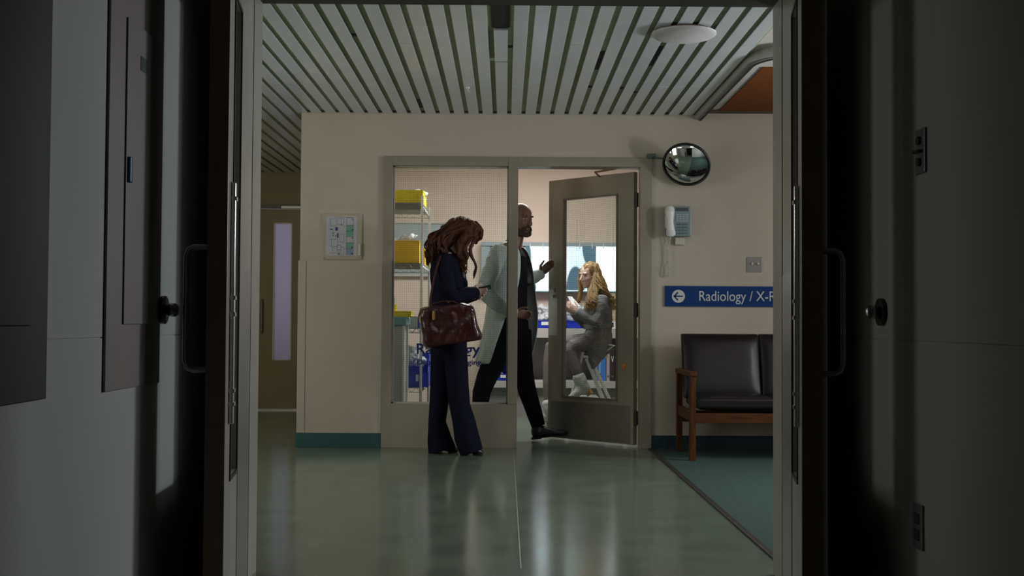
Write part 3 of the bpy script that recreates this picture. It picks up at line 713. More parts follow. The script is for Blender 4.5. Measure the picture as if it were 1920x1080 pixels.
# films: exposed body silhouettes printed as density on clear sheet
def film_mat(name, shapes):
    m = bpy.data.materials.new(name); m.use_nodes = True; t = m.node_tree; t.nodes.remove(t.nodes['Principled BSDF']); out = t.nodes['Material Output']
    tc = t.nodes.new('ShaderNodeTexCoord'); sep = t.nodes.new('ShaderNodeSeparateXYZ'); t.links.new(tc.outputs['Generated'], sep.inputs[0])
    acc = None
    def math_(op, a, b_=None):
        n_ = t.nodes.new('ShaderNodeMath'); n_.operation = op
        for i_, v_ in enumerate((a, b_)):
            if v_ is None: continue
            if isinstance(v_, (int, float)): n_.inputs[i_].default_value = v_
            else: t.links.new(v_, n_.inputs[i_])
        return n_.outputs[0]
    for (cx_, cz_, rx_, rz_) in shapes:
        dx_ = math_('DIVIDE', math_('SUBTRACT', sep.outputs[0], cx_), rx_); dz__ = math_('DIVIDE', math_('SUBTRACT', sep.outputs[2], cz_), rz_)
        d_ = math_('ADD', math_('MULTIPLY', dx_, dx_), math_('MULTIPLY', dz__, dz__))
        s_ = math_('MULTIPLY', math_('SUBTRACT', 1.12, d_), 5.0)
        acc = s_ if acc is None else math_('MAXIMUM', acc, s_)
    cl = t.nodes.new('ShaderNodeClamp'); t.links.new(acc, cl.inputs[0])
    mix = t.nodes.new('ShaderNodeMix'); mix.data_type = 'RGBA'; t.links.new(cl.outputs[0], mix.inputs[0])
    mix.inputs[6].default_value = (.86,.92,.93,1); mix.inputs[7].default_value = (.30,.38,.42,1)
    tr = t.nodes.new('ShaderNodeBsdfTransparent'); t.links.new(mix.outputs[2], tr.inputs[0])
    gl = t.nodes.new('ShaderNodeBsdfDiffuse'); gl.inputs[0].default_value = (.05,.08,.1,1)
    mx = t.nodes.new('ShaderNodeMixShader'); mx.inputs[0].default_value = .12
    t.links.new(tr.outputs[0], mx.inputs[1]); t.links.new(gl.outputs[0], mx.inputs[2]); t.links.new(mx.outputs[0], out.inputs[0])
    return m
fm1 = film_mat('chest_film', [(-.05,.70,.20,.5),(.0,.05,.30,.26),(1.05,.75,.20,.62),(.95,.0,.22,.24)])
fm2 = film_mat('skull_film', [(.92,.98,.30,.50),(.42,.0,.26,.52),(1.02,.35,.18,.5)])
tag(obj('x_ray_film', bx(edges[1]+.004, edges[2]-.002, Yv+.004, Yv+.0055, pz0+.005, pz1+.015), fm1), 'x-ray film with pale tapering centre on the light box panel beside the bearded man', 'x-ray film', 'films on the light box')
tag(obj('x_ray_film', bx(edges[2]+.004, edges[3]-.002, Yv+.004, Yv+.0055, pz0+.005, pz1+.015), fm2), 'x-ray film with grey rounded shapes directly behind the seated blonde woman', 'x-ray film', 'films on the light box')
# unlit board on the back wall, left
a, b_ = P(700, 417, RY1), P(837, 519, RY1)
t = thing('wall_board', 'pale blue grey board on the rear wall behind the wire rack', 'board', ((a.x+b_.x)/2, RY1, b_.z))
obj('panel', bx(a.x, b_.x, RY1-.03, RY1-.002, b_.z, a.z), mat('pale_blue_board', (.36,.42,.44), .4), t)
bm = new(); box(bm, a.x, b_.x, RY1-.04, RY1-.03, a.z-.012, a.z); box(bm, b_.x-.012, b_.x, RY1-.04, RY1-.03, b_.z, a.z); box(bm, a.x, b_.x, RY1-.05, RY1-.03, b_.z, b_.z+.03)
obj('frame', bm, M_counter, t)

# counter and lower shelf
cy0 = 11.75; cz1 = P(1100, 616, cy0).z; cz0 = P(1100, 634, cy0).z; kx0 = P(905, 600, cy0).x; kx1 = 2.2
t = thing('counter', 'long pale laminate counter with open lower shelf along the rear wall', 'counter', (kx0, cy0, 0))
obj('worktop', bx(kx0, kx1, cy0, RY1-.003, cz0, cz1, .003), M_counter, t)
sz1 = P(1100, 715, cy0).z; sz0 = P(1100, 728, cy0).z
obj('lower_shelf', bx(kx0, kx1, cy0, RY1-.003, sz0, sz1, .003), M_counter, t)
for X_ in (kx0, P(1170,600,cy0).x, kx1-.03): obj('end_panel', bx(X_, X_+.03, cy0+.02, RY1-.003, 0, cz0), M_counter, t)
obj('back_panel', bx(kx0+.03, kx1-.03, RY1-.02, RY1-.004, sz1, cz0), mat('grey_back_panel', (.30,.28,.27), .6), t)
obj('plinth', bx(kx0+.03, kx1-.03, cy0+.06, RY1-.02, 0, sz0), mat('grey_plinth', (.22,.22,.22), .6), t)
def bin_(name, label, x0, x1, y0, y1, z0, z1, m, group=None, lab=None, bag=0, cat='bin', slope=True):
    t = thing(name, label, cat, ((x0+x1)/2, (y0+y1)/2, z0), group)
    b = new(); w_ = .004
    box(b, x0, x1, y0, y1, z0, z0+w_); fz_ = z0+(z1-z0)*(.45 if slope else 1)
    box(b, x0, x1, y1-w_, y1, z0, z1); box(b, x0, x1, y0, y0+w_, z0, fz_)
    for xx in (x0, x1-w_):
        vs = [(xx,y0,z0),(xx,y1,z0),(xx,y1,z1),(xx,y0+(y1-y0)*.35,z1),(xx,y0,fz_)]
        f = [b.verts.new(v) for v in vs]; g = [b.verts.new((v[0]+w_,v[1],v[2])) for v in vs]
        b.faces.new(f); b.faces.new(g[::-1])
        for k in range(5): b.faces.new((f[k], f[(k+1)%5], g[(k+1)%5], g[k]))
    for xx in (x0-.003, x1-.003): box(b, xx, xx+.006, y0+.02, y1, z1-.012, z1)
    box(b, x0, x1, y0-.005, y0+w_, fz_-.008, fz_)
    k_ = x0+(x1-x0)/4
    for j in range(3): box(b, k_-.003, k_+.003, y0-.003, y0, z0, fz_-.01); k_ += (x1-x0)/4
    obj('tub', b, m, t)
    if lab: obj('label_card', bx(*lab, y0-.006, y0-.0045, z0+(fz_-z0)*.4, z0+(fz_-z0)*.85), M_paper, t)
    if bag:
        b = new(); rr = random.Random(hash(name+label)%1000 if False else len(label))
        for j in range(bag):
            c = V((rr.uniform(x0+.05,x1-.05), rr.uniform(y0+.05,y1-.05), rr.uniform(z0+(z1-z0)*.6, z1+.035)))
            ell(b, c, [V((rr.uniform(.06,.10),rr.uniform(-.02,.02),rr.uniform(-.04,.04))), V((0,.06,.01)), V((rr.uniform(-.02,.02),0,rr.uniform(.03,.05)))], 2)
        o = fuse('plastic_bags', b, M_bag, t, .008, 1, (.022, 22, (1,1,1))); o['kind'] = 'stuff'
    return t
def X_at(px_, Y): return P(px_, 600, Y).x
y0 = cy0+.03
bin_('parts_bin', 'blue bin of clear bags on the counter, between the bearded man and the door', X_at(994,y0), X_at(1040,y0), y0, y0+.4, cz1, cz1+.17, M_bluebin, 'blue bins in the radiology room', (X_at(1015,y0), X_at(1034,y0)), 5)
bin_('parts_bin', 'blue bin on the counter just in front of the seated woman', X_at(1062,y0), X_at(1100,y0), y0, y0+.4, cz1, cz1+.17, M_bluebin, 'blue bins in the radiology room', None, 4)
bin_('parts_bin', 'blue bin on the lower shelf behind the white coat', X_at(915,y0), X_at(951,y0), y0, y0+.35, sz1, sz1+.15, M_bluebin, 'blue bins in the radiology room', (X_at(939,y0), X_at(949,y0)), 3)
# binders on the lower shelf
def binder(px0, px1, h, m, label, nm='ring_binder'):
    t = thing(nm, label, 'binder', (X_at(px0,y0), y0, sz1), 'binders on the lower shelf')
    x0, x1 = X_at(px0, y0), X_at(px1, y0)-.002
    obj('cover', bx(x0, x1, y0, y0+.26, sz1, sz1+h, .003), m, t)
    b = new(); cyl(b, ((x0+x1)/2, y0-.002, sz1+.05), ((x0+x1)/2, y0+.001, sz1+.05), min(.009,(x1-x0)*.3)); obj('finger_ring', b, M_steel, t)
    return t, x0, x1
t, x0, x1 = binder(1118, 1137, .33, mat('bright_blue_card', (.03,.20,.62), .45), 'wide bright blue binder on the lower shelf below the seated woman')
obj('spine_strip', bx(x0+.03, x0+.045, y0-.0015, y0, sz1+.08, sz1+.28), mat('pale_blue_card', (.25,.45,.75), .5), t)
binder(1137.5, 1144, .335, mat('pinkish_card', (.55,.38,.36), .5), 'slim pinkish white binder right next to the bright blue one')
M_bk = mat('black_card', (.02,.024,.028), .45)
for k, (a_, c_) in enumerate(((1144.5,1153.5),(1154,1163))):
    t, x0, x1 = binder(a_, c_, .325, M_bk, 'black binder with white mark, %s' % ('touching the pinkish binder' if k == 0 else 'outermost beside the door stile'))
    b = new(); bar2(b, (x0+.012, sz1+.25), (x0+.022, sz1+.19), .005, y0-.0015, y0); bar2(b, (x0+.033, sz1+.25), (x0+.022, sz1+.19), .005, y0-.0015, y0); obj('spine_mark', b, M_paper, t)
# items right of the seated woman on the counter
tag(obj('paper_stack', bx(X_at(1140,y0), X_at(1175,y0), y0, y0+.22, cz1, cz1+.07, .002), M_paper), 'white stack of paper on the counter behind the seated woman', 'paper')
a, b_ = P(1140, 550, RY1-.2), P(1180, 604, RY1-.2)
t = thing('punched_rack', 'tan board with small round holes standing on the counter behind papers', 'rack', ((a.x+b_.x)/2, RY1-.2, cz1))
obj('board', bx(a.x, b_.x, RY1-.2, RY1-.15, cz1, a.z), mat('tan_board', (.52,.42,.31), .6), t)
for r_ in range(3):
    for c_ in range(4):
        q = P(1150+c_*6, 557+r_*11, RY1-.2); b = new(); cyl(b, (q.x, RY1-.203, q.z), (q.x, RY1-.199, q.z), .009); obj('hole', b, M_black, t)

# wire shelving rack against the left wall of the room
rx1 = P(790, 560, 10.0).x; rx0 = rx1-.46; ry0, ry1 = 10.0, 11.0
rk = thing('wire_rack', 'chrome wire shelving rack loaded with bins behind the wired glass', 'rack', ((rx0+rx1)/2, 10.5, 0))
for xx in (rx0, rx1):
    for yy in (ry0, ry1):
        b = new(); cyl(b, (xx,yy,.03), (xx,yy,2.0), .0125, 14)
        for k in range(38): cyl(b, (xx,yy,.06+k*.05), (xx,yy,.063+k*.05), .0135, 14)
        obj('post', b, M_chrome, rk, True)
        b = new(); cyl(b, (xx,yy,0), (xx,yy,.03), .02, 14); obj('foot', b, M_edge, rk, True)
shz = [P(790,381,ry0).z, P(790,494,ry0).z, P(790,616,ry0).z, P(790,727,ry0).z]
for z_ in shz:
    b = new(); r_ = .0025
    for zz in (z_, z_-.038):
        box(b, rx0, rx1, ry0-r_, ry0+r_, zz-r_, zz+r_); box(b, rx0, rx1, ry1-r_, ry1+r_, zz-r_, zz+r_)
        box(b, rx0-r_, rx0+r_, ry0, ry1, zz-r_, zz+r_); box(b, rx1-r_, rx1+r_, ry0, ry1, zz-r_, zz+r_)
    for yy in (ry0, ry1):
        k = 0; n_ = 12
        for j in range(n_): tube(b, [(rx0+(rx1-rx0)*j/n_, yy, z_ if j%2 else z_-.038), (rx0+(rx1-rx0)*(j+1)/n_, yy, z_-.038 if j%2 else z_)], .002, 5)
    for xx in (rx0, rx1):
        n_ = 26
        for j in range(n_): tube(b, [(xx, ry0+(ry1-ry0)*j/n_, z_ if j%2 else z_-.038), (xx, ry0+(ry1-ry0)*(j+1)/n_, z_-.038 if j%2 else z_)], .002, 5)
    for j in range(36): box(b, rx0+(rx1-rx0)*j/35-.002, rx0+(rx1-rx0)*j/35+.002, ry0, ry1, z_-.002, z_+.002)
    for j in range(40): box(b, rx0, rx1, ry0+(ry1-ry0)*j/39-.0012, ry0+(ry1-ry0)*j/39+.0012, z_-.005, z_-.002)
    obj('wire_shelf', b, mat('grey_zinc_wire', (.30,.32,.31), .4, metal=.6), rk)
e = .004
xb = P(798, 370, 10.1).x
bin_('storage_bin', 'bright yellow bin on the top shelf of the wire rack', xb-.42, xb-.02, 10.03, 10.5, shz[0]+e, P(760,356,10.03).z, M_yellow, 'yellow bins on the wire rack', None, 3, slope=False)
bin_('storage_bin', 'amber yellow bin heaped with clear bags on the middle rack shelf', P(788,470,10.05).x-.42, P(786,470,10.05).x, 10.05, 10.45, shz[1]+e, P(760,451,10.05).z, M_amber, 'yellow bins on the wire rack', None, 9, slope=False)
bin_('storage_bin', 'second amber bin at the rear of the middle rack shelf', rx0+.03, rx1-.015, 10.56, 10.95, shz[1]+e, shz[1]+.16, M_amber, 'yellow bins on the wire rack', None, 0, slope=False)
bin_('storage_bin', 'large blue bin spilling clear bags on the bottom shelf of the rack', rx0+.02, P(803,700,10.03).x, 10.02, 10.45, shz[3]+e, P(780,665,9.97).z, M_bluebin, 'blue bins in the radiology room', (P(779,700,9.97).x, P(784,700,9.97).x), 8)
tag(obj('carton', bx(P(764,600,10.1).x, P(783,600,10.1).x, 10.1, 10.4, shz[2]+e, P(770,593,10.1).z, .002), mat('grey_white_card', (.5,.54,.54), .6)), 'grey white carton on the third shelf of the wire rack', 'carton')
tag(obj('carton', bx(P(783.5,600,10.1).x, P(790,600,10.1).x+.02, 10.1, 10.4, shz[2]+e, P(770,594,10.1).z, .002), M_bluebin), 'narrow blue carton beside the grey white one on the rack', 'carton')
# hamper cart with teal lid by the glass
hy = 9.45; hx1 = P(761.5, 650, hy).x; hz1 = P(750, 594, hy).z
t = thing('hamper_cart', 'tall grey hamper cart with teal lid just inside the wired glass', 'cart', (hx1-.25, hy+.2, 0))
obj('body_panel', bx(hx1-.5, hx1-.03, hy+.01, hy+.40, .08, hz1-.07, .006), M_cart, t)
obj('lid', bx(hx1-.52, hx1-.0, hy-.01, hy+.42, hz1-.07, hz1, .012), M_tealp, t)
for xx in (hx1-.5, hx1-.022):
    for yy in (hy, hy+.40):
        b = new(); cyl(b, (xx, yy, .06), (xx, yy, hz1-.07), .009); obj('leg', b, M_plast_w, t, True)
        b = new(); cyl(b, (xx-.01, yy, .032), (xx+.012, yy, .032), .032); obj('caster', b, M_black, t, True)
bin_('tray', 'shallow bright yellow tray of papers lying on the teal cart lid', P(735,585,hy+.02).x-.3, P(770,585,hy+.02).x, hy+.02, hy+.3, hz1, P(750,583,hy).z, M_yellow, None, None, 0, 'tray', slope=False)
b = new(); q = P(739, 575, hy+.1); cyl(b, (q.x,q.y,hz1+.004), (q.x,q.y,hz1+.10), .022, 16); t = obj('spray_bottle', b, M_yellow, None, True); tag(t, 'small yellow bottle with white neck standing in the yellow tray', 'bottle')
b = new(); cyl(b, (q.x,q.y,hz1+.10), (q.x,q.y,hz1+.16), .010, 12, .006); obj('cap', b, M_plast_w, t, True)
# ================================================================ PEOPLE
def basis(F, upv=(0,0,1)):
    F = V(F).normalized(); S = F.cross(V(upv)).normalized(); U = S.cross(F).normalized(); return F, S, U   # S = right-hand side
def head(bm, c, F, k=1.0, female=True, tilt=0):
    F, S, U = basis(F)
    if tilt: q = Matrix.Rotation(tilt, 3, S); F = q @ F; U = q @ U
    p = lambda f, s, u: V(c)+(F*f+S*s+U*u)*k
    def e(f, s, u, rf, rs, ru): ell(bm, p(f,s,u), [F*rf*k, S*rs*k, U*ru*k], 3)
    e(-.012,0,.030,.094,.074,.088); e(.022,0,-.015,.068,.063,.082); e(.030,0,-.062,.052,.048,.045)
    e(.060,0,-.094,.022,.026,.019)
    for s in (-1,1):
        e(.052,s*.036,-.022,.026,.022,.022)            # cheeks
        e(-.008,s*.073,-.006,.020,.010,.031)            # ears
        e(.073,s*.027,.030,.016,.026,.009)              # brow
        e(-.0,s*.048,-.060,.045,.018,.035)              # jaw
    loft(bm, [p(.078,0,.022), p(.094,0,-.004), p(.108,0,-.026)], [.008*k,.010*k,.0125*k], n=10)
    e(.094,0,-.032,.014,.017,.009)
    e(.083,0,-.056,.013,.023,.0065); e(.082,0,-.067,.012,.020,.0065)
    return p, F, S, U
def face_parts(par, p, k, F, S, U, lip, iris=(.05,.04,.03), brow=(.05,.03,.02)):
    for s in (-1,1):
        b = new(); ell(b, p(.0665,s*.029,.009), [F*.0125*k, S*.0125*k, U*.0105*k], 3); e = obj('eye', b, mat('eye_white', (.28,.26,.24), .3), par, True)
        b = new(); ell(b, p(.0765,s*.029,.008), [F*.0035*k, S*.0055*k, U*.0055*k], 2); obj('iris', b, mat('dark_iris', iris, .2), e, True)
        b = new(); loft(b, [p(.084,s*.012,.029), p(.086,s*.030,.034), p(.074,s*.047,.029)], [.003*k,.0035*k,.002*k], n=8); obj('eyebrow', b, mat('brow_%.2f' % brow[0], brow, .8), par, True)
    b = new(); loft(b, [p(.082,-.020,-.061), p(.0945,0,-.059), p(.082,.020,-.061)], [.0025*k,.0045*k,.0025*k], n=8)
    loft(b, [p(.080,-.017,-.066), p(.092,0,-.068), p(.080,.017,-.066)], [.0025*k,.0050*k,.0025*k], n=8)
    obj('lips', b, mat('lips_%.2f' % lip[0], lip, .4), par, True)
def hand(bm, wrist, D, S, k=1.0, curl=.5, thumb=.6):
    """D finger direction, S towards the thumb; palm faces D x S side"""
    D = V(D).normalized(); S = V(S); S = (S-D*S.dot(D)).normalized(); N = D.cross(S).normalized()   # fingers curl towards N
    w = V(wrist)
    loft(bm, [w-D*.03*k, w+D*.015*k, w+D*.05*k, w+D*.088*k], [.022*k,.023*k,.017*k,.014*k], [.027*k,.032*k,.041*k,.039*k], side=S, n=14)
    for j, (off, ln_) in enumerate(((.029,.074),(.010,.082),(-.010,.076),(-.028,.060))):
        p = w+D*(.088-.004*abs(j-1))*k+S*off*k; d = D.copy(); pts = [p-D*.02*k, p]
        for seg, f in enumerate((.45,.31,.24)):
            d = Matrix.Rotation(curl*(.7,1,.8)[seg]*(1+.12*j), 3, S.cross(V((0,0,0))) if False else D.cross(N).normalized()) @ d
            pts.append(pts[-1]+d*ln_*f*k)
        loft(bm, pts, [.0095*k,.0095*k,.0088*k,.0082*k,.0070*k], n=10)
    p = w+D*.018*k+S*.026*k; d1 = (D*.62+S*.72+N*.25).normalized(); d2 = (D*.9+S*.25+N*thumb).normalized()
    loft(bm, [p-S*.012*k, p, p+d1*.042*k, p+d1*.042*k+d2*.030*k, p+d1*.042*k+d2*.056*k], [.014*k,.0135*k,.0115*k,.0100*k,.0080*k], n=10)
def arm_(bm, sh, el_, wr, k=1.0):
    sh, el_, wr = V(sh), V(el_), V(wr)
    loft(bm, [sh, sh.lerp(el_,.35), sh.lerp(el_,.85), el_, el_.lerp(wr,.2), el_.lerp(wr,.6), wr], [.048*k,.045*k,.038*k,.038*k,.039*k,.031*k,.024*k], n=14)
def leg_(bm, hip, kn, an, k=1.0):
    hip, kn, an = V(hip), V(kn), V(an)
    loft(bm, [hip, hip.lerp(kn,.4), hip.lerp(kn,.85), kn, kn.lerp(an,.3), kn.lerp(an,.75), an], [.082*k,.078*k,.056*k,.054*k,.055*k,.038*k,.032*k], n=16)
def lock(b, pts, r0, r1, wav=.0, turns=3, ph=0, flat=.5, n=6):
    """tapered wavy strand of hair"""
    pts = [V(p) for p in pts]; out = []; rr = []; m = 16
    for i in range(m+1):
        u = i/m*(len(pts)-1); k = min(int(u), len(pts)-2); f = u-k
        p0 = pts[max(k-1,0)]; p1 = pts[k]; p2 = pts[k+1]; p3 = pts[min(k+2,len(pts)-1)]
        q = .5*((2*p1)+(p2-p0)*f+(2*p0-5*p1+4*p2-p3)*f*f+(3*p1-p0-3*p2+p3)*f**3)
        a = ph+turns*2*math.pi*i/m; amp = wav*min(1, i/m*2.2)
        out.append(q+V((math.cos(a)*amp, math.sin(a)*amp*.8, 0))); rr.append(r0*(1-i/m)**.6*(1-.0)+r1)
    loft(b, out, rr, [x*flat for x in rr], n=n, round_=False)

# ---------------------------------------------------------------- woman in navy suit
Y0 = 8.42
W = lambda x, y, dy=0: P(x, y, Y0+dy)
sc = Y0/FPX
wm = thing('person', 'woman with long wavy red hair in a navy trouser suit, looking down at her phone', 'person', (W(850,850).x, Y0, 0), 'people in the hospital')
hair_r = mat('auburn_hair', (.058,.015,.005), .5, ns=30, stretch=(3,3,.5), n=.35, bump=.4, bs=180, spec=.25)
navy = mat('navy_suit_wool', (.004,.0045,.014), .85, n=.15, ns=60, bump=.15, bs=300, spec=.15)
bm = new(); hc = W(866, 442); Fh = (.86,-.14,-.48)
p, F, S, U = head(bm, hc, Fh, .98)
loft(bm, [p(-.015,0,-.04), W(846,472), W(838,488)], [.052,.050,.06], n=14)
loft(bm, [W(838,480),W(838,500),W(840,530),W(838,560),W(840,600),W(842,640)], [.06,.10,.105,.09,.105,.10], [.12,.17,.165,.14,.16,.165], side=(0,1,0), n=18)
arm_(bm, W(834,490,-.165), W(845,560,-.20), W(893,548,-.09), .92)
arm_(bm, W(842,490,.165), W(850,562,.17), W(893,551,.03), .92)
hand(bm, W(883,548,-.09), V((.93,.3,-.02)), V((.1,.2,1)), .82, .62, .1)
hand(bm, W(882,551,.02), V((.93,-.25,-.04)), V((.0,-.5,.8)), .80, .75, .2)
leg_(bm, W(852,645,-.08), W(857,745,-.08), W(872,808,-.08), .85); leg_(bm, W(838,645,.08), W(822,745,.07), W(822,806,.07), .85)
body = fuse('body', bm, M_skinp, wm, .0045, 3)
face_parts(body, p, .98, F, S, U, (.35,.12,.10))
# jacket
bm = new()
loft(bm, [W(840,471),W(838,478),W(837,488),W(838,505),W(840,525),W(839,548),W(839,570),W(841,592),W(841,608)],
     [.05,.075,.105,.127,.132,.120,.122,.133,.137], [.06,.13,.185,.20,.195,.17,.175,.19,.20], side=(0,1,0), n=26)
loft(bm, [W(833,486,-.16),W(835,510,-.20),W(842,545,-.215),W(850,557,-.20),W(868,553,-.15),W(892,549,-.09)], [.062,.060,.056,.056,.052,.048], n=16)
loft(bm, [W(841,486,.16),W(845,512,.19),W(850,550,.19),W(862,560,.15),W(892,552,.03)], [.06,.058,.055,.052,.045], n=16)
loft(bm, [W(845,468),W(858,492,-.05),W(872,530,-.05),W(873,545,-.02)], [.02,.028,.022,.012], [.04,.05,.04,.02], side=(0,1,0), n=12)
loft(bm, [W(824,474),W(832,468,-.05),W(846,470,-.06)], [.022,.024,.02], n=10)
jk = fuse('jacket', bm, navy, wm, .006, 3, (.010, 9, (1,1,.6)))
b = new()
for k in range(3): q = W(884+k*3.2, 561-k*.3, -.145); ell(b, q, [V((.005,0,0)),V((0,.004,0)),V((0,0,.005))], 2)
obj('cuff_button', b, mat('dark_button', (.05,.05,.06), .25), jk, True)
# blouse edge at the collar
b = new(); loft(b, [W(868,492,-.065),W(868,508,-.085),W(871,524,-.075)], [.006,.007,.004], [.006,.006,.004], n=8); obj('blouse_edge', b, mat('pale_grey_blouse', (.30,.30,.33), .6), wm, True)
# trousers
bm = new()
loft(bm, [W(841,590),W(841,615),W(842,640),W(843,660)], [.118,.126,.126,.10], [.165,.18,.18,.15], side=(0,1,0), n=24)
loft(bm, [W(832,640,.08),W(830,680,.08),W(826,720,.07),W(822,760,.07),W(819,790,.07),W(823,820,.07),W(829,845,.07)], [.098,.086,.076,.068,.066,.088,.106], [.095,.088,.08,.078,.085,.10,.112], side=(0,1,0), n=22, round_=False)
loft(bm, [W(851,640,-.08),W(855,680,-.08),W(858,720,-.08),W(862,760,-.08),W(870,790,-.08),W(875,820,-.08),W(885,848,-.08)], [.092,.080,.074,.074,.080,.088,.084], [.095,.088,.08,.078,.085,.10,.105], side=(0,1,0), n=22, round_=False)
fuse('trousers', bm, navy, wm, .006, 3, (.009, 8, (1.3,1.3,.28)))
for dy, xt, xh in ((.07,858,828),(-.08,905,878)):
    b = new(); zf = 0
    toe, heel = W(xt,848,dy), W(xh,848,dy)
    loft(b, [V((heel.x,heel.y,.05)), V((heel.x*.5+toe.x*.5,heel.y,.042)), V((toe.x-.03,toe.y,.026)), V((toe.x,toe.y,.016))], [.036,.036,.024,.012], [.032,.038,.036,.018], side=(0,1,0), n=14)
    cyl(b, (heel.x-.01,heel.y,0.002), (heel.x-.012,heel.y,.05), .014, 12, .026)
    box(b, toe.x-.07, toe.x, toe.y-.03, toe.y+.03, 0.002, .012, .005)
    obj('shoe', b, mat('black_leather', (.012,.012,.014), .3), wm, True)
# hair
bm = new()
ell(bm, p(-.020,0,.038), [F*.108, S*.092, U*.096], 3)
loft(bm, [p(-.05,0,.05), W(842,440), W(830,460), W(818,478), W(810,488)], [.075,.085,.070,.052,.026], [.095,.115,.12,.11,.08], side=(0,1,0), n=20)
loft(bm, [p(.02,.066,.085), p(.055,.082,.03), p(.025,.085,-.06), W(864,484,-.10), W(868,500,-.11)], [.035,.036,.040,.028,.014], [.02,.024,.026,.022,.012], side=(0,1,0), n=12)
loft(bm, [p(.03,-.02,.115), p(.10,-.03,.09), p(.115,-.05,.045), p(.105,-.05,.0)], [.030,.028,.022,.014], [.05,.045,.03,.02], side=(0,1,0), n=12)
loft(bm, [p(.03,.03,.112), p(.085,.05,.092), p(.095,.072,.04)], [.030,.024,.016], [.04,.03,.02], side=(0,1,0), n=12)
hr = fuse('hair', bm, hair_r, wm, .006, 2, (.012, 22, (1,1,.35)))
bm = new(); rr = random.Random(11)
for k in range(230):
    a = rr.uniform(-1.45, 1.45); root = p(rr.uniform(-.07,.03), math.sin(a)*.078, .06+math.cos(a)*.06)
    ex, ey = rr.uniform(799,846), rr.uniform(476,500)
    ex = rr.choice((ex, rr.uniform(799,826)))
    ed = rr.uniform(-.17,.14)
    end = W(ex, ey, ed); mid = W(829+(ex-829)*.45+rr.uniform(-8,8), 445+rr.uniform(-8,6), ed*.9-.03)
    lock(bm, [root, mid, end.lerp(mid,.35)+V((-.015,0,0)), end], rr.uniform(.006,.011), .001, .010, rr.uniform(1.5,3), rr.uniform(0,6), .6)
for k in range(40):
    a0 = rr.uniform(-.02,.05); root = p(.0+a0, .072, .075+rr.uniform(-.02,.02)); ex = rr.uniform(858,878); ey = rr.uniform(488,516)
    lock(bm, [root, p(.04+rr.uniform(-.03,.02), .088, -.01), W(866+rr.uniform(-7,6), 478, -.10), W(ex, ey, -.13)], rr.uniform(.005,.009), .001, .010, 2.2, rr.uniform(0,6), .6)
for k in range(5):
    lock(bm, [p(.105,.04,.06), W(884,462,-.08), W(883,478,-.08), W(892,500,-.08), W(887+k*.4,524-k*3,-.08)], .011, .0015, .005, 1.2, k*.6, .7)
for k in range(5):
    lock(bm, [p(.09,.07,.03), W(872,465,-.1), W(876,480,-.11), W(870,496,-.11), W(873,512-k*2,-.11)], .010, .0015, .008, 1.6, k*.7, .7)
obj('hair_strands', bm, hair_r, hr, True)
# phone
b = new(); c = W(909,540.5,-.04); box(b, -.045, .045, -.035, .035, -.0045, .0045, .003); b.transform(Matrix.Translation(c) @ Matrix.Rotation(R(-14),4,'Y') @ Matrix.Rotation(R(-20),4,'X'))
t = obj('smartphone', b, mat('black_phone', (.012,.014,.02), .2)); tag(t, 'dark smartphone held in the hands of the red-haired woman', 'phone')
b = new(); box(b, -.041, .041, -.031, .031, .0046, .0052); b.transform(Matrix.Translation(c) @ Matrix.Rotation(R(-14),4,'Y') @ Matrix.Rotation(R(-20),4,'X')); obj('screen', b, mat('dark_blue_screen', (.02,.03,.07), .1), t)
# handbag
BY = 8.12
poly = [(789,579),(800,575),(830,571.5),(862,568.5),(882,570),(888,576),(891,592),(897,610),(903.5,628),(902,635),(890,639),(860,645),(830,649),(803,653),(797,651),(794,640),(790,615),(786,592)]
def inset_poly(poly, k):
    cx_ = sum(a for a,_ in poly)/len(poly); cy_ = sum(b for _,b in poly)/len(poly)
    return [(cx_+(x-cx_)*k, cy_+(y-cy_)*k) for x, y in poly]
hb = thing('handbag', 'glossy burgundy leather handbag hanging from the red-haired woman', 'handbag', P(845,652,BY))
M_lea = mat('burgundy_leather', (.034,.007,.007), .25, n=.25, ns=9, bump=.35, bs=14, coat=.25)
b = new(); layers = [(-.072,.80),(-.068,.90),(-.056,.965),(-.03,1),(.03,1),(.056,.965),(.068,.90),(.072,.80)]; rg = []
for dy, k in layers: rg.append([b.verts.new(P(x, y, BY+dy)) for x, y in inset_poly(poly, k)])
n_ = len(poly)
for A, B in zip(rg, rg[1:]):
    for j in range(n_): b.faces.new((A[j], A[(j+1)%n_], B[(j+1)%n_], B[j]))
b.faces.new(rg[0]); b.faces.new(rg[-1])
bo = fuse('bag_body', b, M_lea, hb, .005, 3, (.016, 9, (1,1,1)))
b = new(); tube(b, [P(x, y, BY-.062) for x, y in ((796,588),(820,585),(850,582.5),(875,581),(889,584))], .0035, 6); obj('seam_piping', b, M_lea, hb, True)
b = new(); pbx(b, 811.5, 583, 815.5, 600, BY-.085, BY-.06, .002); obj('buckle_strap', b, mat('brass', (.45,.32,.12), .3, metal=.9), hb)
b = new(); pbx(b, 787, 592, 790, 606, BY-.05, BY-.01, .002); obj('side_ring', b, MATS['brass'], hb)
b = new(); tube(b, [P(x, y, BY+d) for x, y, d in ((806,577,.0),(807,560,-.0),(811,535,.02),(818,505,.05),(826,481,.08),(833,471,.17),(838,469,.27))], .0075, 6); obj('strap', b, mat('dark_leather_strap', (.05,.012,.012), .35), hb, True)
b = new(); tube(b, [P(x, y, BY+d) for x, y, d in ((804,578,-.03),(812,569,-.05),(830,565,-.06),(850,565,-.05),(862,571,-.03))], .005, 6); obj('carry_handle', b, MATS['dark_leather_strap'], hb, True)

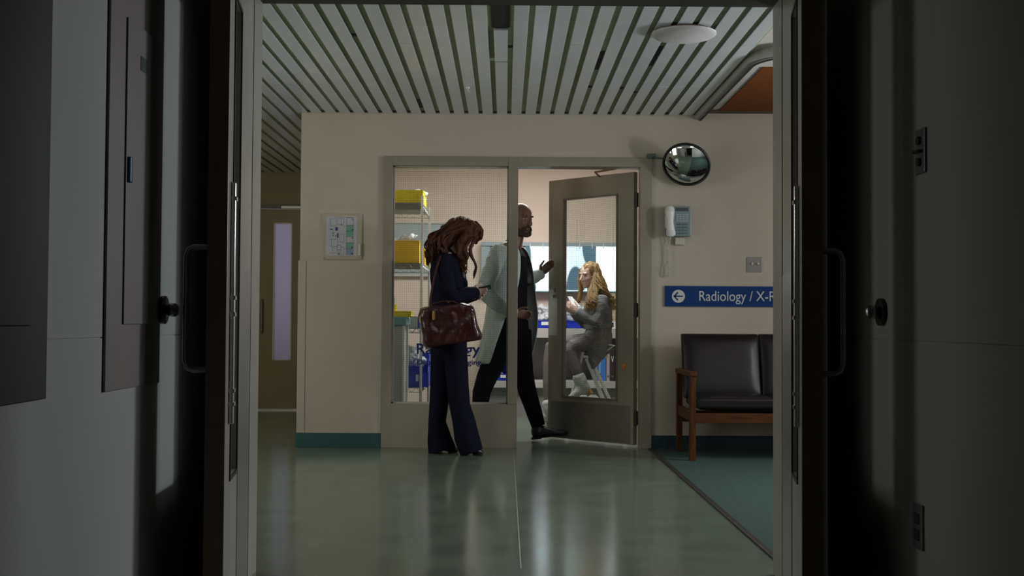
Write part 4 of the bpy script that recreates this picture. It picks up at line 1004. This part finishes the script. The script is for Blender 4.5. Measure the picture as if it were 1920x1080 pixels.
# ---------------------------------------------------------------- man in white coat
Y1 = 9.30
Mn = lambda x, y, dy=0: P(x, y, Y1+dy)
mn = thing('person', 'bald bearded man in an open white coat striding through the doorway', 'person', (Mn(960,826).x, Y1, 0), 'people in the hospital')
h = R(24); Fm = V((math.cos(h), -math.sin(h), 0)); Sm = V((-math.sin(h), -math.cos(h), 0))
bm = new(); k_ = 1.10
p, F, S, U = head(bm, Mn(977,412), (.62,-.76,-.14), k_, False)
loft(bm, [p(-.02,0,-.05), Mn(966,452), Mn(960,468)], [.06,.062,.075], n=14)
loft(bm, [Mn(956,462),Mn(955,480),Mn(955,510),Mn(956,545),Mn(957,580),Mn(958,615)], [.06,.11,.12,.115,.11,.11], [.14,.19,.18,.16,.16,.17], side=Sm, n=18)
arm_(bm, Mn(934,475,-.18), Mn(912,545,-.26), Mn(968,590,-.24)); arm_(bm, Mn(974,476,.17), Mn(985,532,.17), Mn(1016,512,.12))
hand(bm, Mn(966,588,-.24), V((.95,.12,-.08)), V((.1,-.3,1)), .92, .6, .4)
hand(bm, Mn(1014,513,.12), V((.72,.05,.75)), V((-.6,-.35,.7)), .92, .40, .3)
leg_(bm, Mn(948,620,-.09), Mn(912,705,-.09), Mn(893,795,-.09)); leg_(bm, Mn(972,620,.07), Mn(982,710,.07), Mn(1008,797,.07))
body = fuse('body', bm, M_skinm, mn, .005, 3)
face_parts(body, p, k_, F, S, U, (.22,.09,.07), brow=(.04,.025,.02))
b = new()
for s in (-1,1): loft(b, [p(.005,s*.070,-.035), p(.022,s*.062,-.066), p(.055,s*.040,-.098), p(.082,0,-.104)], [.014*k_,.020*k_,.020*k_,.018*k_], n=10)
loft(b, [p(.083,-.028,-.048), p(.096,0,-.045), p(.083,.028,-.048)], [.006*k_]*3, n=8)
for s in (-1,1): loft(b, [p(.083,s*.026,-.048), p(.074,s*.036,-.066), p(.070,s*.026,-.092)], [.008*k_,.012*k_,.014*k_], n=8)
fuse('beard', b, mat('dark_brown_beard', (.035,.02,.015), .8, n=.3, ns=200), mn, .004, 2)
# glasses-free; dark shirt
bm = new()
loft(bm, [Mn(959,458),Mn(957,466),Mn(955,480),Mn(955,510),Mn(956,545),Mn(957,580),Mn(958,600)], [.06,.09,.128,.14,.132,.128,.125], [.08,.15,.185,.185,.17,.17,.175], side=Sm, n=22)
fuse('shirt', bm, mat('black_shirt', (.005,.005,.010), .8, n=.15, spec=.15), mn, .006, 3, (.006, 9, (1,1,.6)))
M_trs = mat('black_trousers', (.003,.003,.005), .9, n=.2, spec=.1)
bm = new()
loft(bm, [Mn(957,588),Mn(958,605),Mn(960,630)], [.125,.132,.13], [.165,.175,.17], side=Sm, n=20)
loft(bm, [Mn(951,618,-.09),Mn(932,665,-.09),Mn(914,705,-.09),Mn(904,735,-.09),Mn(900,765,-.09),Mn(893,792,-.09)], [.105,.095,.083,.072,.064,.060], n=18, round_=False)
loft(bm, [Mn(972,620,.07),Mn(977,665,.07),Mn(982,700,.07),Mn(990,735,.07),Mn(1001,768,.07),Mn(1010,800,.07)], [.105,.090,.080,.076,.066,.058], n=18, round_=False)
fuse('trousers', bm, M_trs, mn, .006, 3, (.008, 8, (1.2,1.2,.4)))
def shoe(par, hl, tip, m, w=.045, hh=.05):
    hl, tip = V(hl), V(tip); D = (tip-hl).normalized(); L = (tip-hl).length; S_ = D.cross(V((0,0,1))).normalized(); U_ = S_.cross(D)
    b = new(); loft(b, [hl+D*.02+U_*.055, hl+D*.09+U_*.05, hl+D*L*.6+U_*.034, hl+D*L*.85+U_*.024, hl+D*L*.97+U_*.018], [.045,.046,.030,.022,.014], [.036,.040,.048,.042,.022], side=S_, n=16)
    loft(b, [hl+D*.05+U_*.05, hl+D*.05+U_*.11], [.045,.042], n=14)
    o = fuse('shoe', b, m, par, .005, 3)
    b = new(); loft(b, [hl+D*.01+U_*.008, hl+D*.08+U_*.008, hl+D*L*.6+U_*.008, hl+D*L*.85+U_*.008, hl+D*L*.97+U_*.009], [.008]*5, [.036,.038,.05,.044,.02], side=S_, n=14); loft(b, [hl+D*.0+U_*.006, hl+D*.07+U_*.006], .012, .036, side=S_, n=12)
    obj('sole', b, M_black, o, True)
fh = Mn(998,826,.07); ft = Mn(1067,813,.045)
shoe(mn, (fh.x, fh.y, .012), (ft.x, ft.y, .05), MATS['black_leather'])
bh = Mn(884,800,-.09); bt = Mn(932,824,-.10); shoe(mn, (bh.x, bh.y, .12), (bt.x-.02, bt.y, .012), MATS['black_leather'])
# coat: an open shell around the back, separate fronts
M_coat = mat('white_coat_cotton', (.55,.60,.57), .8, n=.04, ns=30, bump=.12, bs=200)
rows = [  # x, y, f, s, a_near, a_far, farflare
 (957,463,.085,.12,30,30,0), (956,470,.12,.18,24,24,0), (955,480,.145,.21,24,26,.0), (955,505,.160,.215,28,30,.012), (955,535,.160,.21,34,36,.03), (955,565,.160,.21,48,42,.045),
 (955,580,.165,.215,62,44,.055), (953,605,.17,.225,70,46,.06), (949,630,.175,.235,76,48,.065), (944,655,.18,.24,80,50,.06), (939,682,.185,.25,82,54,.05)]
b = new(); nA = 40; grid = []
rr = random.Random(5)
for (x, y, f, s, an, af, fl_) in rows:
    c = Mn(x, y); ring = []
    for j in range(nA+1):
        a = R(an)+(2*math.pi-R(an)-R(af))*j/nA
        fol = 1+.035*math.sin(j*1.35+1)*max(0,(y-540)/140)
        q = c+Fm*f*fol*math.cos(a)+Sm*s*fol*math.sin(a)
        wgt = max(0, (j/nA-.72)/.28); q += Fm*fl_*wgt - Sm*fl_*.3*wgt
        ring.append(b.verts.new(q))
    grid.append(ring)
for A, B in zip(grid, grid[1:]):
    for j in range(nA): b.faces.new((A[j], A[j+1], B[j+1], B[j]))
ctm = obj('coat', b, M_coat, mn, True)
md = ctm.modifiers.new('s', 'SOLIDIFY'); md.thickness = .008; md.offset = 1
md = ctm.modifiers.new('u', 'SUBSURF'); md.levels = 1; md.render_levels = 1
bm = new(); loft(bm, [Mn(938,470,-.17),Mn(926,495,-.21),Mn(913,530,-.255),Mn(913,550,-.26),Mn(930,567,-.26),Mn(962,587,-.245)], [.072,.070,.068,.068,.062,.054], n=18)
fuse('coat_sleeve', bm, M_coat, mn, .006, 3, (.010, 12, (1,1,1)))
bm = new(); loft(bm, [Mn(972,472,.16),Mn(980,500,.19),Mn(986,530,.17),Mn(996,522,.15),Mn(1014,514,.12)], [.066,.062,.058,.052,.046], n=18)
fuse('coat_sleeve', bm, M_coat, mn, .006, 3, (.008, 12, (1,1,1)))
b = new(); loft(b, [Mn(945,461,-.06), Mn(956,457,-.10), Mn(964,464,-.13)], [.02,.02,.015], n=10); fuse('coat_collar', b, M_coat, mn, .005, 2)

# ---------------------------------------------------------------- seated blonde woman
Y2 = 10.72
G = lambda x, y, dy=0: P(x, y, Y2+dy)
gl_ = thing('person', 'blonde woman in a grey tweed coat seated on a white step stool reading a paper', 'person', (G(1118,797).x, Y2, 0), 'people in the hospital')
bm = new(); k_ = .97
p, F, S, U = head(bm, G(1104,517), (-.78,-.60,-.16), k_)
loft(bm, [p(-.02,0,-.05), G(1112,546), G(1117,558)], [.05,.05,.065], n=14)
loft(bm, [G(1117,552),G(1120,570),G(1122,600),G(1121,625),G(1119,645)], [.07,.11,.10,.11,.12], [.14,.17,.14,.16,.17], side=(.3,1,0), n=18)
arm_(bm, G(1127,562,-.16), G(1118,608,-.20), G(1082,584,-.20), .9); arm_(bm, G(1112,562,.15), G(1098,608,.12), G(1072,585,-.04), .9)
hand(bm, G(1081,584,-.20), V((-.75,.15,.62)), V((.5,-.1,.8)), .78, .35, .3)
hand(bm, G(1074,584,-.04), V((-.9,-.2,.4)), V((0,-.6,.8)), .78, .4, .3)
body = fuse('body', bm, mat('light_skin', (.66,.46,.38), .5, n=.04, ns=12), gl_, .0045, 3)
face_parts(body, p, k_, F, S, U, (.45,.12,.12), brow=(.20,.12,.05))
M_tights = mat('grey_tights', (.15,.125,.135), .6, n=.1, ns=40)
bm = new()
loft(bm, [G(1119,640,-.09),G(1095,643,-.13),G(1073,650,-.17),G(1068,658,-.18)], [.085,.080,.066,.058], n=16)
loft(bm, [G(1068,656,-.18),G(1074,675,-.19),G(1082,695,-.21),G(1088,716,-.22)], [.058,.058,.050,.038], n=16)
loft(bm, [G(1115,640,.09),G(1070,643,.10),G(1034,648,.10)], [.085,.075,.058], n=16)
loft(bm, [G(1034,648,.10),G(1030,680,.08),G(1028,720,.05),G(1028,762,.03)], [.058,.058,.050,.038], n=16)
fuse('tights', bm, M_tights, gl_, .006, 3)
M_boot = mat('pale_grey_suede', (.42,.44,.44), .8, n=.08, ns=20, bump=.2, bs=120)
M_heel = mat('tan_wood_heel', (.42,.24,.11), .5, n=.2, ns=30)
def boot(sh0, an, heel, toe, hp):
    b = new(); loft(b, [sh0, an], [.060,.056], n=16); loft(b, [an, heel], [.056,.046], n=14)
    an, heel, toe = V(an), V(heel), V(toe)
    loft(b, [heel, heel.lerp(toe,.4)+V((0,0,.02)), heel.lerp(toe,.8), toe], [.040,.045,.033,.022], [.036,.040,.044,.028], side=(0,1,0), n=14)
    loft(b, [an, heel.lerp(toe,.45)+V((0,0,.01))], [.045,.042], n=14)
    o = fuse('boot', b, M_boot, gl_, .006, 3, (.004, 20, (1,1,1)))
    b = new(); loft(b, [hp[0], hp[1]], [.034,.030], [.03,.028], side=(0,1,0), n=12, round_=False); obj('heel', b, M_heel, o, True); return o
boot(G(1085,706,-.21), G(1091,720,-.22), G(1098,731,-.22), G(1068,746,-.24), (G(1100,730,-.22), G(1107,740,-.22)))
q = G(1026,797,.03)
boot(G(1028,756,.03), G(1028,774,.03), G(1029,785,.03), V((G(1002,795,.03).x, Y2+.01, .035)), (G(1031,781,.03), V((G(1032,795,.03).x, Y2+.03, .004))))
tweed = mat('grey_tweed', (.17,.17,.18), .95, n=.28, ns=90, bump=.4, bs=260, spec=.2)
bm = new()
loft(bm, [G(1113,546),G(1116,551),G(1120,562),G(1123,578),G(1124,600),G(1122,615),G(1121,632),G(1119,650)], [.055,.08,.11,.122,.118,.112,.130,.135], [.08,.15,.19,.195,.175,.165,.19,.20], side=(.3,1,0), n=24)
loft(bm, [G(1128,560,-.15),G(1124,585,-.20),G(1117,605,-.215),G(1104,600,-.21),G(1084,586,-.20)], [.066,.062,.060,.056,.046], n=16)
loft(bm, [G(1111,560,.14),G(1102,590,.16),G(1096,606,.13),G(1078,588,-.02)], [.06,.058,.055,.046], n=16)
loft(bm, [G(1118,645),G(1104,650,-.06),G(1094,646,-.08)], [.09,.07,.05], [.17,.15,.13], side=(0,1,0), n=16)
loft(bm, [G(1122,640,-.10),G(1118,662,-.14),G(1114,680,-.15),G(1113,690,-.15)], [.115,.095,.05,.018], [.09,.06,.04,.02], side=(0,1,0), n=16)
loft(bm, [G(1106,541),G(1122,543),G(1126,552)], [.03,.032,.03], n=10)
cg = fuse('coat', bm, tweed, gl_, .006, 2, (.012, 11, (1,1,1)))
b = new(); c0_ = G(1122.5,611); rg = []
for kz in (-.022, .022):
    for rad in (1.0, 1.06): rg.append([b.verts.new(c0_+V((math.cos(a)*.128*rad, math.sin(a)*.182*rad, kz+math.cos(a)*.01))) for a in [2*math.pi*j/32 for j in range(32)]])
for A, B in ((0,1),(1,3),(3,2),(2,0)):
    for j in range(32): b.faces.new((rg[A][j], rg[A][(j+1)%32], rg[B][(j+1)%32], rg[B][j]))
obj('belt', b, tweed, cg, True)
blond = mat('golden_blonde_hair', (.27,.16,.05), .5, ns=30, stretch=(3,3,.5), n=.4, bump=.4, bs=180)
bm = new()
ell(bm, p(-.030,0,.040), [F*.098, S*.088, U*.088], 3)
loft(bm, [p(-.06,0,.04), G(1124,535,.02), G(1136,556,.04), G(1143,575,.03)], [.07,.062,.045,.024], [.09,.10,.085,.05], side=(0,1,0), n=18)
loft(bm, [p(-.02,-.070,.085), p(-.015,-.080,.03), p(-.01,-.085,-.05), G(1108,560,-.16), G(1103,572,-.17)], [.03,.034,.040,.034,.016], [.022,.024,.028,.03,.016], side=(0,1,0), n=14)
loft(bm, [p(.02,.072,.07), p(.035,.078,.0), p(.03,.07,-.08), G(1088,562,.0)], [.024,.022,.022,.012], [.02,.02,.024,.014], side=(0,1,0), n=14)
hg = fuse('hair', bm, blond, gl_, .006, 2, (.010, 24, (1,1,.4)))
bm = new(); rr = random.Random(4)
for k in range(150):
    a = rr.uniform(-1.3,1.3); root = p(rr.uniform(-.08,.0), math.sin(a)*.078, .06+math.cos(a)*.06)
    ex, ey = rr.uniform(1128,1156), rr.uniform(562,585); ed = rr.uniform(-.13,.1)
    lock(bm, [root, G(1122+rr.uniform(-4,6),532,ed), G((1122+ex)/2+6,556,ed), G(ex,ey,ed)], rr.uniform(.005,.009), .001, .017, 2.8, rr.uniform(0,6), .6)
for k in range(110):
    root = p(rr.uniform(-.05,.015), -.074, .08+rr.uniform(-.03,.015)); ex = rr.uniform(1095,1124); ey = rr.uniform(566,586)
    lock(bm, [root, p(rr.uniform(-.05,.01), -.094, -.01), G(1110+rr.uniform(-6,8), 550, -.17), G(ex, ey, -.24)], rr.uniform(.005,.009), .001, .017, 2.6, rr.uniform(0,6), .6)
for k in range(24):
    lock(bm, [p(.03,.07,.06), p(.055,.082,-.02), G(1087,550,-.0), G(1083+rr.uniform(-2,4), rr.uniform(560,572), -.02)], .006, .001, .009, 2.2, k, .6)
obj('hair_strands', bm, blond, hg, True)
# paper
a = G(1066,561,-.14); b_ = G(1087,575,-.20); b = new()
vs = [G(1064,556,-.10), G(1072,556,-.02), G(1088,574,-.10), G(1076,577,-.20)]
up_ = V((0,0,.0015)); f = [b.verts.new(v) for v in vs]; g = [b.verts.new(v+up_) for v in vs]; b.faces.new(f); b.faces.new(g[::-1])
for k in range(4): b.faces.new((f[k], f[(k+1)%4], g[(k+1)%4], g[k]))
tag(obj('paper_sheet', b, M_paper), 'white sheet of paper held by the seated blonde woman', 'paper')
# step stool
ss = thing('step_stool', 'white folding metal step stool under the seated blonde woman', 'step stool', (G(1112,797).x, Y2, 0))
M_ws = mat('white_enamel_tube', (.9,.91,.91), .3)
seat_z = G(1110,664).z
xs0, xs1 = G(1092,660).x, G(1138,660).x
obj('seat', bx(xs0, xs1, Y2-.15, Y2+.15, seat_z-.03, seat_z-.008, .006), M_ws, ss)
obj('seat_mat', bx(xs0+.01, xs1-.01, Y2-.14, Y2+.14, seat_z-.008, seat_z-.002), M_black, ss)
for dy in (-.13, .13):
    zf = .012
    b = new(); loft(b, [G(1093,660,dy), V((G(1058,797,dy).x, Y2+dy, zf))], .013, .009, side=(0,1,0), n=10, round_=False); obj('leg', b, M_ws, ss, True)
    b = new(); loft(b, [G(1100,672,dy), V((G(1150,797,dy).x, Y2+dy, zf))], .017, .012, side=(0,1,0), n=10, round_=False); obj('leg', b, M_ws, ss, True)
    b = new(); tube(b, [G(1132,645,dy), G(1152,648,dy), G(1137,658,dy), G(1132,645,dy)], .009, 8); obj('seat_bracket', b, M_ws, ss, True)
b = new(); loft(b, [G(1112,682,-.14), V((G(1166,797,-.14).x, Y2-.14, .012))], .015, .009, side=(0,1,0), n=10, round_=False); obj('brace', b, M_ws, ss, True)
zs = G(1100,742).z
obj('lower_step', bx(G(1076,742).x, G(1120,742).x, Y2-.165, Y2+.165, zs-.02, zs, .004), M_ws, ss)
